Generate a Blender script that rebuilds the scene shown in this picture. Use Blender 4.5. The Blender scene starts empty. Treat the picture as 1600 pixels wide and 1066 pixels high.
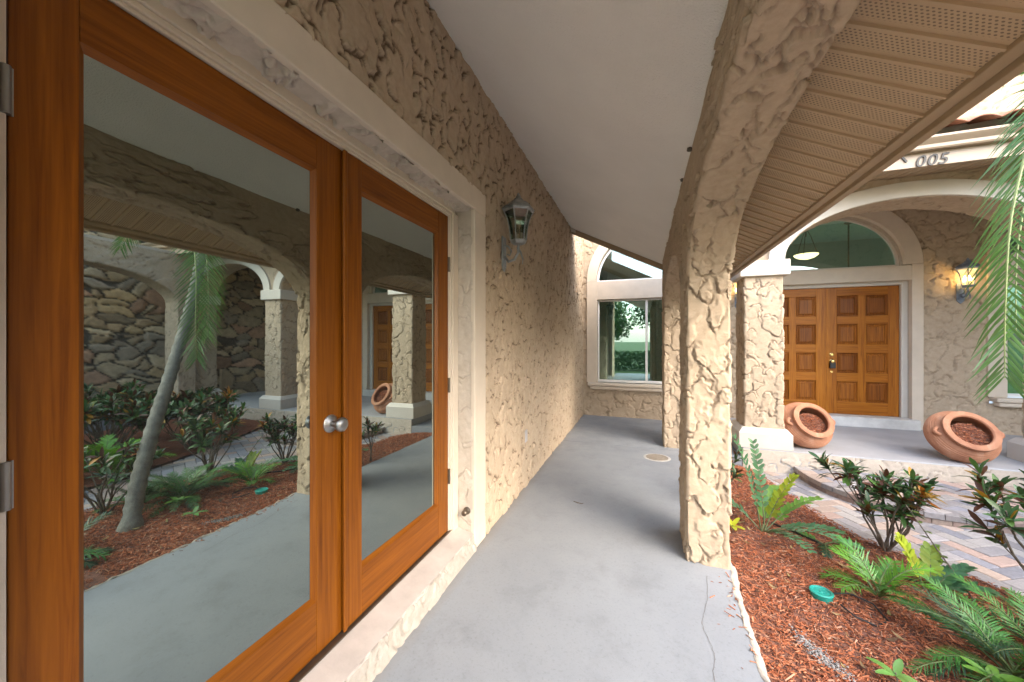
import bpy, math, random
import numpy as np
from math import sin, cos, pi, radians as R, sqrt, atan2

# ------------------------------------------------------------------ camera, sky, sun, exposure
S = bpy.context.scene
C = S.collection
ZUP = 1.45                      # everything is measured from eye level, lifted to the patio datum at the end
TH = math.atan(204 / 570)
cam_d = bpy.data.cameras.new('camera'); cam = bpy.data.objects.new('camera', cam_d); C.objects.link(cam)
cam_d.sensor_width = 36; cam_d.lens = 36 * 570 / 1600
cam_d.clip_start = .05; cam_d.clip_end = 3000
cam.location = (0, 0, 0); cam.rotation_euler = (pi / 2, 0, TH)
S.camera = cam
W = bpy.data.worlds.new('World'); S.world = W; W.use_nodes = True
wt = W.node_tree; wt.nodes.clear()
SUN_EL, SUN_AZ = R(36), R(122)      # azimuth measured from +Y towards +X
sky = wt.nodes.new('ShaderNodeTexSky'); sky.sky_type = 'NISHITA'; sky.sun_disc = False
sky.sun_elevation = SUN_EL; sky.sun_rotation = SUN_AZ; sky.air_density = 1.0; sky.dust_density = 3.0; sky.ozone_density = 1.0
bg = wt.nodes.new('ShaderNodeBackground'); bg.inputs[1].default_value = .15
wo = wt.nodes.new('ShaderNodeOutputWorld')
wt.links.new(sky.outputs[0], bg.inputs[0]); wt.links.new(bg.outputs[0], wo.inputs[0])
sl = bpy.data.lights.new('sun', 'SUN'); sl.energy = .9; sl.angle = R(150); sl.color = (1, .985, .965)
sun = bpy.data.objects.new('sun', sl); C.objects.link(sun)
sun.rotation_euler = (pi / 2 - SUN_EL, 0, pi - SUN_AZ)
S.view_settings.view_transform = 'Standard'; S.view_settings.look = 'None'
S.view_settings.exposure = 2.75; S.view_settings.gamma = 1
S.render.engine = 'CYCLES'
S.cycles.max_bounces = 10; S.cycles.diffuse_bounces = 6; S.cycles.glossy_bounces = 5; S.cycles.transparent_max_bounces = 12
S.cycles.use_denoising = True
S.cycles.sample_clamp_indirect = 6

rnd = random.Random(7)

# ------------------------------------------------------------------ materials
def new_mat(name):
    m = bpy.data.materials.new(name); m.use_nodes = True
    nt = m.node_tree
    return m, nt, nt.nodes['Principled BSDF']
def N(nt, t, **kw):
    n = nt.nodes.new(t)
    for k, v in kw.items(): setattr(n, k, v)
    return n
def coords(nt, scale=(1, 1, 1), kind='Object', rot=(0, 0, 0)):
    tc = N(nt, 'ShaderNodeTexCoord'); mp = N(nt, 'ShaderNodeMapping')
    mp.inputs['Scale'].default_value = scale; mp.inputs['Rotation'].default_value = rot
    nt.links.new(tc.outputs[kind], mp.inputs[0]); return mp.outputs[0]
def noise(nt, vec, scale, detail=4, rough=.55, dist=0):
    n = N(nt, 'ShaderNodeTexNoise'); n.inputs['Scale'].default_value = scale; n.inputs['Detail'].default_value = detail
    n.inputs['Roughness'].default_value = rough; n.inputs['Distortion'].default_value = dist
    nt.links.new(vec, n.inputs['Vector']); return n.outputs['Fac']
def ramp(nt, fac, stops):
    r = N(nt, 'ShaderNodeValToRGB'); e = r.color_ramp.elements
    while len(e) < len(stops): e.new(.5)
    for el, (p, c) in zip(e, stops): el.position = p; el.color = (*c, 1) if len(c) == 3 else c
    nt.links.new(fac, r.inputs[0]); return r.outputs[0]
def mixc(nt, fac, a, b, mode='MIX'):
    m = N(nt, 'ShaderNodeMix', data_type='RGBA', blend_type=mode)
    for s, v in ((m.inputs[0], fac), (m.inputs[6], a), (m.inputs[7], b)):
        if isinstance(v, (int, float)): s.default_value = v
        elif isinstance(v, tuple): s.default_value = (*v, 1)
        else: nt.links.new(v, s)
    return m.outputs[2]
def bump(nt, b, h, strength=.3, dist=.01):
    n = N(nt, 'ShaderNodeBump'); n.inputs['Strength'].default_value = strength; n.inputs['Distance'].default_value = dist
    nt.links.new(h, n.inputs['Height']); nt.links.new(n.outputs[0], b.inputs['Normal'])
def sc(c, k): return tuple(min(1, x * k) for x in c)
def plain(name, col, rough=.6, var=.12, nscale=6, bs=.0, bscale=120, metal=0, spec=.5, bd=.004):
    m, nt, b = new_mat(name)
    v = coords(nt)
    f = noise(nt, v, nscale, 6, .6)
    nt.links.new(ramp(nt, f, [(.3, sc(col, 1 - var)), (.7, sc(col, 1 + var))]), b.inputs['Base Color'])
    b.inputs['Roughness'].default_value = rough; b.inputs['Metallic'].default_value = metal
    b.inputs['Specular IOR Level'].default_value = spec
    if bs: bump(nt, b, noise(nt, v, bscale, 5, .6), bs, bd)
    return m
def attr_mat(name, rough=.5, spec=.4, var=.15, nscale=40, bs=.2, bscale=80, transl=0):
    m, nt, b = new_mat(name)
    a = N(nt, 'ShaderNodeAttribute', attribute_name='Col'); v = coords(nt)
    f = noise(nt, v, nscale, 4, .6)
    g = ramp(nt, f, [(.25, (1 - var,) * 3), (.75, (1 + 0 * var,) * 3)])
    col = mixc(nt, 1.0, a.outputs['Color'], g, 'MULTIPLY')
    nt.links.new(col, b.inputs['Base Color'])
    b.inputs['Roughness'].default_value = rough; b.inputs['Specular IOR Level'].default_value = spec
    if bs: bump(nt, b, noise(nt, v, bscale, 4, .6), bs, .003)
    if transl:
        t = N(nt, 'ShaderNodeBsdfTranslucent'); nt.links.new(col, t.inputs[0])
        mx = N(nt, 'ShaderNodeMixShader'); mx.inputs[0].default_value = transl
        nt.links.new(b.outputs[0], mx.inputs[1]); nt.links.new(t.outputs[0], mx.inputs[2])
        nt.links.new(mx.outputs[0], nt.nodes['Material Output'].inputs[0])
    return m

def stucco_mat(name, col, fine=.5, bare=(.09, .055, .032)):  # bare: brown for groove grime and painted crevice shade
    m, nt, b = new_mat(name)
    v = coords(nt)
    f = noise(nt, v, 1.3, 5, .6); f2 = noise(nt, v, 22, 5, .65)
    c1 = ramp(nt, f, [(.3, sc(col, .90)), (.7, sc(col, 1.07))])
    c2 = ramp(nt, f2, [(.3, (.86, .84, .81)), (.62, (1, 1, 1))])
    # grooves beside the lips are painted brown: grime plus crevice shade
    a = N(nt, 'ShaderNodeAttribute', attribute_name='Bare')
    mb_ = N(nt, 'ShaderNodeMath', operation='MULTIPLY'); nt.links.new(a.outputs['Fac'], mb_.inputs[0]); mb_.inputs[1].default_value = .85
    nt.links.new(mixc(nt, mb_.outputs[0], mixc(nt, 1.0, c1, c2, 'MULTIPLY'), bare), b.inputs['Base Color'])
    b.inputs['Roughness'].default_value = .82; b.inputs['Specular IOR Level'].default_value = .25
    ad = N(nt, 'ShaderNodeMath', operation='ADD')
    nt.links.new(noise(nt, v, 70, 6, .7), ad.inputs[0]); nt.links.new(noise(nt, v, 320, 3, .6), ad.inputs[1])
    bump(nt, b, ad.outputs[0], fine, .004)
    return m
TAN = (.485, .39, .285)
M = {}
M['stucco'] = stucco_mat('tan_stucco', TAN)
M['stucco_light'] = stucco_mat('pale_stucco', (.54, .48, .405))
M['edge'] = stucco_mat('grey_cream_edge', (.40, .37, .325))
M['trim'] = plain('cream_trim_paint', (.60, .52, .42), .6, .06, 5, .15, 150)
M['white_trim'] = plain('off_white_trim_paint', (.58, .54, .475), .55, .06, 3, .2, 60)
M['ceiling'] = plain('ceiling_paint', (.83, .81, .775), .9, .03, 2, .9, 110, bd=.010)
M['soffit_plain'] = plain('tan_soffit_metal', (.36, .27, .175), .45, .05, 4)
M['fascia'] = plain('brown_fascia_metal', (.36, .265, .165), .4, .06, 4)
M['cream_metal'] = plain('cream_gutter_metal', (.33, .255, .18), .4, .06, 2)
M['white_metal'] = plain('white_aluminium', (.78, .78, .76), .35, .03, 5)
M['steel'] = plain('brushed_nickel', (.34, .345, .34), .42, .06, 20, metal=1)
M['dark_steel'] = plain('dark_hinge_metal', (.16, .13, .10), .4, .2, 20, metal=.8)
M['brass'] = plain('polished_brass', (.75, .55, .22), .22, .1, 20, metal=1)
M['black_plastic'] = plain('black_plastic', (.012, .012, .013), .4, .1, 20)
M['lantern_metal'] = plain('verdigris_lantern_metal', (.27, .285, .285), .45, .3, 14, .2, 90, metal=.35)
M['blue_metal'] = plain('weathered_blue_lantern_metal', (.19, .23, .29), .45, .35, 14, .2, 90, metal=.35)
M['room'] = plain('interior_wall_paint', (.42, .47, .41), .8, .04, 1)
M['room_floor'] = plain('interior_floor_tile', (.45, .42, .38), .4, .1, 3)
M['teal'] = plain('teal_plastic', (.02, .30, .24), .35, .12, 30)
M['rubber'] = plain('black_hose', (.015, .014, .013), .6, .2, 10)
M['digit'] = plain('black_iron_numeral', (.012, .011, .010), .45, .2, 10)
M['bark'] = plain('grey_stem_bark', (.14, .115, .09), .85, .35, 30, .5, 120)
M['terracotta_soil'] = None
M['joint'] = plain('joint_sand', (.12, .11, .10), .95, .3, 20, .4, 200)
M['soil'] = plain('dark_soil', (.17, .075, .05), .95, .4, 15, .6, 80, bd=.02)
M['lawn'] = plain('lawn_ground', (.07, .12, .03), .9, .4, 3, .6, 60, bd=.02)
M['paver'] = attr_mat('paver_stone', .8, .3, .3, 45, .35, 150)
M['chip'] = attr_mat('bark_chip', .85, .2, .35, 60, .2, 120)
M['leaf'] = attr_mat('leaf_surface', .38, .45, .2, 25, 0, 80, .22)
M['stone'] = attr_mat('flagstone', .85, .25, .4, 9, .5, 30)

def glass_mirror():
    m, nt, b = new_mat('tinted_reflective_glass')
    v = coords(nt)
    b.inputs['Metallic'].default_value = 1
    b.inputs['Roughness'].default_value = .012
    f = noise(nt, v, 3, 5, .7)
    nt.links.new(ramp(nt, f, [(.3, (.315, .365, .34)), (.75, (.345, .395, .365))]), b.inputs['Base Color'])
    bump(nt, b, noise(nt, v, 1.6, 2, .4), .35, .0012)
    # dust: a faint diffuse film over the mirror
    d = N(nt, 'ShaderNodeBsdfDiffuse'); d.inputs[0].default_value = (.5, .52, .5, 1)
    mx = N(nt, 'ShaderNodeMixShader'); 
    dust = ramp(nt, noise(nt, v, 180, 3, .8), [(.0, (.015,) * 3), (.72, (.02,) * 3), (.80, (.10,) * 3)])
    nt.links.new(dust, mx.inputs[0]); nt.links.new(b.outputs[0], mx.inputs[1]); nt.links.new(d.outputs[0], mx.inputs[2])
    nt.links.new(mx.outputs[0], nt.nodes['Material Output'].inputs[0])
    return m
M['mirror'] = glass_mirror()
def glass_win(name, refl, tint):
    m, nt, b = new_mat(name)
    nt.nodes.remove(b)
    t = N(nt, 'ShaderNodeBsdfTransparent'); t.inputs[0].default_value = (*tint, 1)
    g = N(nt, 'ShaderNodeBsdfGlossy'); g.inputs['Roughness'].default_value = .01; g.inputs[0].default_value = (.54, .68, .64, 1)
    fr = N(nt, 'ShaderNodeFresnel'); fr.inputs[0].default_value = 1.5
    mr = N(nt, 'ShaderNodeMapRange'); mr.inputs['To Min'].default_value = refl; mr.inputs['To Max'].default_value = 1
    nt.links.new(fr.outputs[0], mr.inputs[0])
    mx = N(nt, 'ShaderNodeMixShader')
    nt.links.new(mr.outputs[0], mx.inputs[0]); nt.links.new(t.outputs[0], mx.inputs[1]); nt.links.new(g.outputs[0], mx.inputs[2])
    nt.links.new(mx.outputs[0], nt.nodes['Material Output'].inputs[0])
    return m
M['glass'] = glass_win('green_tinted_window_glass', .34, (.55, .72, .64))
M['lantern_glass'] = glass_win('seeded_lantern_glass', .12, (.80, .80, .74))
def emis(name, col, k):
    m, nt, b = new_mat(name)
    b.inputs['Base Color'].default_value = (*col, 1)
    b.inputs['Emission Color'].default_value = (*col, 1); b.inputs['Emission Strength'].default_value = k
    return m
M['bulb'] = emis('warm_lit_bulb', (1, .72, .36), 14)
M['lit_glass'] = glass_win('warm_lit_lantern_glass', .10, (.95, .80, .58))
_nt = M['lit_glass'].node_tree; _o = [n for n in _nt.nodes if n.type == 'OUTPUT_MATERIAL'][0]; _s = _o.inputs[0].links[0].from_socket
_e = N(_nt, 'ShaderNodeEmission'); _e.inputs[0].default_value = (1, .62, .28, 1); _e.inputs[1].default_value = .10
_a = N(_nt, 'ShaderNodeAddShader'); _nt.links.new(_s, _a.inputs[0]); _nt.links.new(_e.outputs[0], _a.inputs[1]); _nt.links.new(_a.outputs[0], _o.inputs[0])
M['amber'] = emis('amber_glass_bowl', (.85, .62, .34), 1.0)

def wood(name, dark, mid, light, axis='Z', rough=.42, k=1.0):
    m, nt, b = new_mat(name)
    s = {'Z': (70, 70, 2.2), 'Y': (70, 2.2, 70), 'X': (2.2, 70, 70)}[axis]
    v = coords(nt, s); v2 = coords(nt, tuple(x * .12 for x in s))
    f = noise(nt, v, 1.0, 6, .62, .6); f2 = noise(nt, v2, 1.3, 4, .6, .8)
    c1 = ramp(nt, f, [(.28, dark), (.5, mid), (.75, light)])
    c2 = ramp(nt, f2, [(.3, (.80, .76, .72)), (.62, (1, 1, 1))])
    oi = N(nt, 'ShaderNodeObjectInfo'); vr = ramp(nt, oi.outputs['Random'], [(0, (.62, .55, .5)), (.5, (.95, .93, .9)), (1, (1.0, 1.0, 1.0))])
    nt.links.new(mixc(nt, 1.0 if axis != 'Y' and 'oak' in name else 0.0, mixc(nt, .8, c1, c2, 'MULTIPLY'), vr, 'MULTIPLY'), b.inputs['Base Color'])
    b.inputs['Roughness'].default_value = rough
    b.inputs['Coat Weight'].default_value = .03; b.inputs['Specular IOR Level'].default_value = .22; b.inputs['Coat Roughness'].default_value = .25
    bump(nt, b, f, .12, .002)
    return m
W1 = ((.125, .034, .002), (.205, .062, .004), (.275, .092, .006))
M['wood_v'] = wood('stained_fir_stile', *W1, 'Z'); M['wood_h'] = wood('stained_fir_rail', *W1, 'Y')
W2 = ((.18, .052, .005), (.42, .142, .012), (.52, .21, .020))
M['wood2_v'] = wood('golden_oak_stile', *W2, 'Z', .4); M['wood2_h'] = wood('golden_oak_rail', *W2, 'X', .4)
M['wood2_p'] = wood('golden_oak_panel', (.10, .028, .004), (.28, .088, .009), (.40, .145, .016), 'Z', .4)

def concrete():
    m, nt, b = new_mat('grey_painted_concrete')
    v = coords(nt)
    base = ramp(nt, noise(nt, v, 1.1, 6, .62, 0), [(.30, (.225, .245, .27)), (.52, (.25, .272, .298)), (.72, (.278, .30, .325))])
    st = ramp(nt, noise(nt, v, 4.5, 8, .72, .2), [(.30, (.86, .85, .84)), (.5, (1, 1, 1)), (.74, (1.0, .99, .98))])
    sp = ramp(nt, noise(nt, v, 75, 4, .75), [(.30, (.82, .82, .82)), (.46, (1, 1, 1))])
    c = mixc(nt, 1.0, mixc(nt, 1.0, base, st, 'MULTIPLY'), sp, 'MULTIPLY')
    # brownish dirt that has settled along the wall (x near -1.1)
    sx = N(nt, 'ShaderNodeSeparateXYZ'); tc = N(nt, 'ShaderNodeTexCoord'); nt.links.new(tc.outputs['Object'], sx.inputs[0])
    mr = N(nt, 'ShaderNodeMapRange'); mr.inputs[1].default_value = -1.02; mr.inputs[2].default_value = -1.12
    nt.links.new(sx.outputs[0], mr.inputs[0])
    ml = N(nt, 'ShaderNodeMath', operation='MULTIPLY'); nt.links.new(mr.outputs[0], ml.inputs[0]); nt.links.new(noise(nt, v, 4, 5, .6), ml.inputs[1])
    c = mixc(nt, ml.outputs[0], c, (.22, .17, .12))
    nt.links.new(c, b.inputs['Base Color'])
    nt.links.new(ramp(nt, noise(nt, v, 3, 5, .6), [(.3, (.42,) * 3), (.7, (.7,) * 3)]), b.inputs['Roughness'])
    b.inputs['Specular IOR Level'].default_value = .35
    ad = N(nt, 'ShaderNodeMath', operation='ADD'); nt.links.new(noise(nt, v, 160, 4, .7), ad.inputs[0]); nt.links.new(noise(nt, v, 9, 4, .6), ad.inputs[1])
    bump(nt, b, ad.outputs[0], .25, .004)
    return m
M['concrete'] = concrete()
def terracotta():
    m, nt, b = new_mat('terracotta')
    v = coords(nt)
    c = ramp(nt, noise(nt, v, 4, 6, .65, .5), [(.3, (.27, .105, .055)), (.55, (.40, .185, .10)), (.78, (.50, .30, .20))])
    nt.links.new(c, b.inputs['Base Color']); b.inputs['Roughness'].default_value = .75
    bump(nt, b, noise(nt, v, 50, 5, .6), .25, .004)
    return m
M['terra'] = terracotta()
def perforated(name, col, per_y, x0, y0, strip):
    """vented soffit sheet: rows of round holes in the middle of each strip"""
    m, nt, b = new_mat(name)
    tc = N(nt, 'ShaderNodeTexCoord'); sx = N(nt, 'ShaderNodeSeparateXYZ'); nt.links.new(tc.outputs['Object'], sx.inputs[0])
    def math_(op, a, b_=None, c=None):
        n = N(nt, 'ShaderNodeMath', operation=op)
        for i, q in enumerate((a, b_, c)):
            if q is None: continue
            if isinstance(q, (int, float)): n.inputs[i].default_value = q
            else: nt.links.new(q, n.inputs[i])
        return n.outputs[0]
    p = .0105
    X, Y = sx.outputs[0], sx.outputs[1]
    ys = math_('MODULO', math_('ADD', Y, 10 * strip - y0), strip)
    row = math_('FLOOR', math_('DIVIDE', ys, p))
    par = math_('MODULO', row, 2)
    xs = math_('ADD', math_('DIVIDE', X, p * 1.2), math_('MULTIPLY', par, .5))
    fx = math_('SUBTRACT', math_('FRACT', math_('ADD', xs, 100)), .5); fy = math_('SUBTRACT', math_('FRACT', math_('DIVIDE', ys, p)), .5)
    r = math_('SQRT', math_('ADD', math_('MULTIPLY', fx, fx), math_('MULTIPLY', fy, fy)))
    hole = math_('LESS_THAN', r, .27)
    band = math_('MULTIPLY', math_('GREATER_THAN', ys, .014), math_('LESS_THAN', ys, strip - .030))
    mask = math_('MULTIPLY', hole, band)
    c0 = ramp(nt, noise(nt, coords(nt), 4, 4, .6), [(.3, sc(col, .94)), (.7, sc(col, 1.05))])
    nt.links.new(mixc(nt, mask, c0, (.17, .125, .08)), b.inputs['Base Color'])
    b.inputs['Roughness'].default_value = .5
    return m
M['perf'] = perforated('perforated_tan_soffit', (.45, .335, .21), .107, 0, 1.431, .107)

# ------------------------------------------------------------------ object helpers
def link(o, parent=None):
    C.objects.link(o)
    if parent is not None: o.parent = parent
    return o
def tag(o, label=None, cat=None, group=None, kind=None):
    for k, v in (('label', label), ('category', cat), ('group', group), ('kind', kind)):
        if v: o[k] = v
    return o
def empty(name, loc=(0, 0, 0), rz=0):
    o = bpy.data.objects.new(name, None); C.objects.link(o); o.location = loc; o.rotation_euler = (0, 0, rz); o.empty_display_size = .1
    return o
def mesh_np(name, V, F, mat, parent=None, col=None, smooth=False, mi=None):
    """V (n,3), F (m,4) or (m,3) index arrays"""
    V = np.asarray(V, np.float32).reshape(-1, 3); F = np.asarray(F, np.int32)
    me = bpy.data.meshes.new(name); k = F.shape[1]
    me.vertices.add(len(V)); me.vertices.foreach_set('co', V.ravel())
    me.loops.add(F.size); me.loops.foreach_set('vertex_index', F.ravel())
    me.polygons.add(len(F)); me.polygons.foreach_set('loop_start', np.arange(0, F.size, k, dtype=np.int32))
    me.polygons.foreach_set('use_smooth', np.full(len(F), bool(smooth)))
    for mm in (mat if isinstance(mat, (list, tuple)) else [mat]): me.materials.append(mm)
    if mi is not None: me.polygons.foreach_set('material_index', np.asarray(mi, np.int32))
    me.update(calc_edges=True)
    if col is not None:
        a = me.color_attributes.new('Col', 'FLOAT_COLOR', 'POINT')
        cc = np.ones((len(V), 4), np.float32); cc[:, :3] = col; a.data.foreach_set('color', cc.ravel())
    return link(bpy.data.objects.new(name, me), parent)
class MB:
    """collects shapes and links them as ONE mesh object"""
    def __init__(s): s.v = []; s.f = []; s.c = []; s.m = []; s.sm = []
    def add(s, vs, fs, col=None, mi=0, smooth=False):
        o = len(s.v); s.v += [tuple(x) for x in vs]; s.f += [tuple(i + o for i in f) for f in fs]
        s.c += [col or (1, 1, 1)] * len(vs); s.m += [mi] * len(fs); s.sm += [smooth] * len(fs)
    def box(s, x0, x1, y0, y1, z0, z1, mi=0, col=None):
        vs = [(x, y, z) for z in (z0, z1) for y in (y0, y1) for x in (x0, x1)]
        s.add(vs, [(0, 2, 3, 1), (4, 5, 7, 6), (0, 1, 5, 4), (2, 6, 7, 3), (0, 4, 6, 2), (1, 3, 7, 5)], col, mi)
    def prism(s, poly, fn, a, b, mi=0):
        """poly: 2D points, fn(p, t) -> 3D, swept from a to b"""
        n = len(poly); vs = [fn(p, a) for p in poly] + [fn(p, b) for p in poly]
        s.add(vs, [tuple(range(n))[::-1], tuple(range(n, 2 * n))] + [(i, (i + 1) % n, n + (i + 1) % n, n + i) for i in range(n)], None, mi)
    def lathe(s, prof, n=32, axis=lambda r, h, a: (r * cos(a), r * sin(a), h), mi=0, smooth=True, cap=True, col=None):
        vs = [axis(r, h, 2 * pi * k / n) for r, h in prof for k in range(n)]
        fs = [(i * n + k, i * n + (k + 1) % n, (i + 1) * n + (k + 1) % n, (i + 1) * n + k) for i in range(len(prof) - 1) for k in range(n)]
        if cap: fs += [tuple(range(n))[::-1], tuple(range((len(prof) - 1) * n, len(prof) * n))]
        s.add(vs, fs, col, mi, smooth)
    def tube(s, pts, rad, n=8, mi=0, col=None, cap=True):
        pts = [np.array(p, float) for p in pts]; m = len(pts)
        if not hasattr(rad, '__len__'): rad = [rad] * m
        t0 = pts[1] - pts[0]; t0 /= np.linalg.norm(t0)
        u = np.cross(t0, (0, 0, 1.) if abs(t0[2]) < .9 else (1., 0, 0)); u /= np.linalg.norm(u)
        vs = []
        for i in range(m):
            t = pts[min(i + 1, m - 1)] - pts[max(i - 1, 0)]; t /= np.linalg.norm(t) + 1e-9
            u = u - t * np.dot(u, t); u /= np.linalg.norm(u) + 1e-9; w = np.cross(t, u)
            for k in range(n):
                a = 2 * pi * k / n; vs.append(tuple(pts[i] + rad[i] * (u * cos(a) + w * sin(a))))
        fs = [(i * n + k, i * n + (k + 1) % n, (i + 1) * n + (k + 1) % n, (i + 1) * n + k) for i in range(m - 1) for k in range(n)]
        if cap: fs += [tuple(range(n))[::-1], tuple(range((m - 1) * n, m * n))]
        s.add(vs, fs, col, mi, True)
    def build(s, name, mat, parent=None, bevel=0, seg=2):
        me = bpy.data.meshes.new(name); me.from_pydata(s.v, [], s.f)
        for mm in (mat if isinstance(mat, (list, tuple)) else [mat]): me.materials.append(mm)
        me.polygons.foreach_set('material_index', s.m); me.polygons.foreach_set('use_smooth', s.sm)
        a = me.color_attributes.new('Col', 'FLOAT_COLOR', 'POINT')
        cc = np.ones((len(s.v), 4), np.float32); cc[:, :3] = np.array(s.c); a.data.foreach_set('color', cc.ravel())
        me.update()
        if any(s.sm): me.set_sharp_from_angle(angle=R(38))
        o = link(bpy.data.objects.new(name, me), parent)
        if bevel:
            b = o.modifiers.new('bevel', 'BEVEL'); b.width = bevel; b.segments = seg; b.limit_method = 'ANGLE'; b.angle_limit = R(40)
        return o
def copy_tree(o, parent=None):
    c = o.copy(); C.objects.link(c)
    if parent is not None: c.parent = parent
    for ch in list(o.children): copy_tree(ch, c)
    return c

# ------------------------------------------------------------------ trowelled stucco relief
def vnoise(nu, nv, du, dv, scale, rng, octaves=2, wrap=False):
    out = np.zeros((nu, nv)); amp = 1
    for o in range(octaves):
        s = scale / 2 ** o
        x = np.arange(nu) * du / s; y = np.arange(nv) * dv / s
        if wrap:
            per = max(2, round(nu * du / s)); x = np.arange(nu) * per / nu
        T = rng.random((int(x[-1]) + 3, int(y[-1]) + 3)) * 2 - 1
        if wrap: T[per] = T[0]; 
        xi = x.astype(int); yi = y.astype(int); fx = x - xi; fy = y - yi
        fx = fx * fx * (3 - 2 * fx); fy = fy * fy * (3 - 2 * fy)
        a = T[xi][:, yi]; b = T[xi + 1][:, yi]; c = T[xi][:, yi + 1]; d = T[xi + 1][:, yi + 1]
        fx = fx[:, None]; fy = fy[None]
        out += amp * ((a * (1 - fx) + b * fx) * (1 - fy) + (c * (1 - fx) + d * fx) * fy); amp *= .5
    return out
def trowel(nu, nv, du, dv, seed, size=(.05, .11), asp=(.45, .8), h=.012, density=1.5, wrap=False, ang=(0, pi), warp=.02, groove=.008, grime=.55):
    """skip-trowelled coat: many overlapping knife strokes, each thin at its start and ending in a ragged lip"""
    rng = np.random.default_rng(seed)
    Wu = vnoise(nu, nv, du, dv, .07, rng, 3, wrap) * warp; Wv = vnoise(nu, nv, du, dv, .07, rng, 3, wrap) * warp
    Wu += vnoise(nu, nv, du, dv, .018, rng, 2, wrap) * .0045; Wv += vnoise(nu, nv, du, dv, .018, rng, 2, wrap) * .0045
    H = np.zeros((nu, nv)); G = np.zeros((nu, nv)); K = np.zeros((nu, nv))
    br = vnoise(nu, nv, du, dv, .05, rng, 2, wrap)                   # breaks the grooves up
    mL = sum(size) / 2; mA = sum(asp) / 2
    n = int(density * nu * du * nv * dv / (pi * mL * mL * mA))
    gw = groove
    for k in range(n):
        cu = rng.random() * nu * du; cv = rng.random() * nv * dv
        L = rng.uniform(*size); Wd = L * rng.uniform(*asp); an = rng.uniform(*ang) + (pi if rng.random() < .35 else 0)
        r = L * 1.2 + warp * 1.6 + .015
        i0 = int((cu - r) / du); i1 = int((cu + r) / du) + 2; j0 = max(0, int((cv - r) / dv)); j1 = min(nv, int((cv + r) / dv) + 2)
        if not wrap: i0 = max(0, i0); i1 = min(nu, i1)
        else: i1 = min(i1, i0 + nu)
        if i1 - i0 < 2 or j1 - j0 < 2: continue
        I = np.arange(i0, i1); J = np.arange(j0, j1); Im = I % nu
        U = (I * du - cu)[:, None] + Wu[Im][:, J]; V = (J * dv - cv)[None] + Wv[Im][:, J]
        a = (U * cos(an) + V * sin(an)) / L; b = (-U * sin(an) + V * cos(an)) / Wd
        rr = np.sqrt(a * a + b * b); dist = (rr - 1) * Wd * (1 + .6 * np.abs(a))   # metres outside the knife mark, roughly
        lead = np.clip((a - .10) * 2.4 + 1.1 * br[Im][:, J], 0, 1)
        soft = .035 + .6 * (1 - lead)
        m = np.clip((1 - rr) / soft, 0, 1); m = m * m * (3 - 2 * m)
        hh = h * rng.uniform(.5, 1.0)
        prof = hh * (.42 + .30 * np.clip((a + 1) / 2, 0, 1)) + .24 * hh * np.exp(-((dist + .007) / .005) ** 2) * lead
        old = H[Im][:, J]
        H[np.ix_(Im, J)] = old * (1 - m) + m * (.22 * old + prof)
        g = np.exp(-((dist - gw * .8) / (gw * .75)) ** 2) * lead * (dist > -.003)
        G[np.ix_(Im, J)] = np.maximum(G[Im][:, J] * (1 - m), g)
        K[np.ix_(Im, J)] = np.maximum(K[Im][:, J], m)
    global GRIME_SHADE; GRIME_SHADE = np.clip(G * 1.7 - .5, 0, 1) * grime  # grime and crevice shade, coloured in along the stroke grooves
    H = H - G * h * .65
    H += vnoise(nu, nv, du, dv, .02, rng, 2, wrap) * .0007 + vnoise(nu, nv, du, dv, .25, rng, 2, wrap) * .003
    return H
def grid_faces(nu, nv, wrap=False, mask=None):
    iu = np.arange(nu if wrap else nu - 1); jv = np.arange(nv - 1)
    a = (iu[:, None] * nv + jv[None]); b = (((iu + 1) % nu)[:, None] * nv + jv[None])
    F = np.stack([a, b, b + 1, a + 1], -1)
    return F[mask] if mask is not None else F.reshape(-1, 4)
GRIME_SHADE = None
def grid_obj(name, P, Nn, H, mat, parent=None, wrap=False, mask=None, col=None):
    nu, nv = H.shape; bare = GRIME_SHADE.ravel() if GRIME_SHADE is not None and GRIME_SHADE.shape == H.shape else None
    V = (P + Nn * H[..., None]).reshape(-1, 3)
    F = grid_faces(nu, nv, wrap, mask)
    q = F[len(F) // 2]; nn = np.cross(V[q[1]] - V[q[0]], V[q[3]] - V[q[0]])
    if np.dot(nn, Nn.reshape(-1, 3)[q[0]]) < 0: F = F[:, ::-1]
    if mask is not None:
        used = np.unique(F); re = np.full(len(V), -1); re[used] = np.arange(len(used)); V = V[used]; F = re[F]
        if col is not None: col = col.reshape(-1, 3)[used]
        if bare is not None: bare = bare[used]
    o = mesh_np(name, V, F, mat, parent, None if col is None else col.reshape(-1, 3), True)
    if bare is not None:
        at = o.data.attributes.new('Bare', 'FLOAT', 'POINT'); at.data.foreach_set('value', bare.astype(np.float32))
    return o
def flat_stucco(name, to3, nrm, a0, a1, z0, z1, res, mat, parent, seed, keep=None, **kw):
    nu = int((a1 - a0) / res) + 2; nv = int((z1 - z0) / res) + 2
    A = np.linspace(a0, a1, nu); Z = np.linspace(z0, z1, nv)
    H = trowel(nu, nv, (a1 - a0) / (nu - 1), (z1 - z0) / (nv - 1), seed, **kw)
    AA, ZZ = np.meshgrid(A, Z, indexing='ij')
    P = to3(AA, ZZ); Nn = np.broadcast_to(np.array(nrm, float), P.shape)
    mask = None
    if keep is not None:
        ca = (A[:-1] + A[1:]) / 2; cz = (Z[:-1] + Z[1:]) / 2
        mask = keep(*np.meshgrid(ca, cz, indexing='ij'))
    return grid_obj(name, P, Nn, H, mat, parent, mask=mask)
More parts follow.
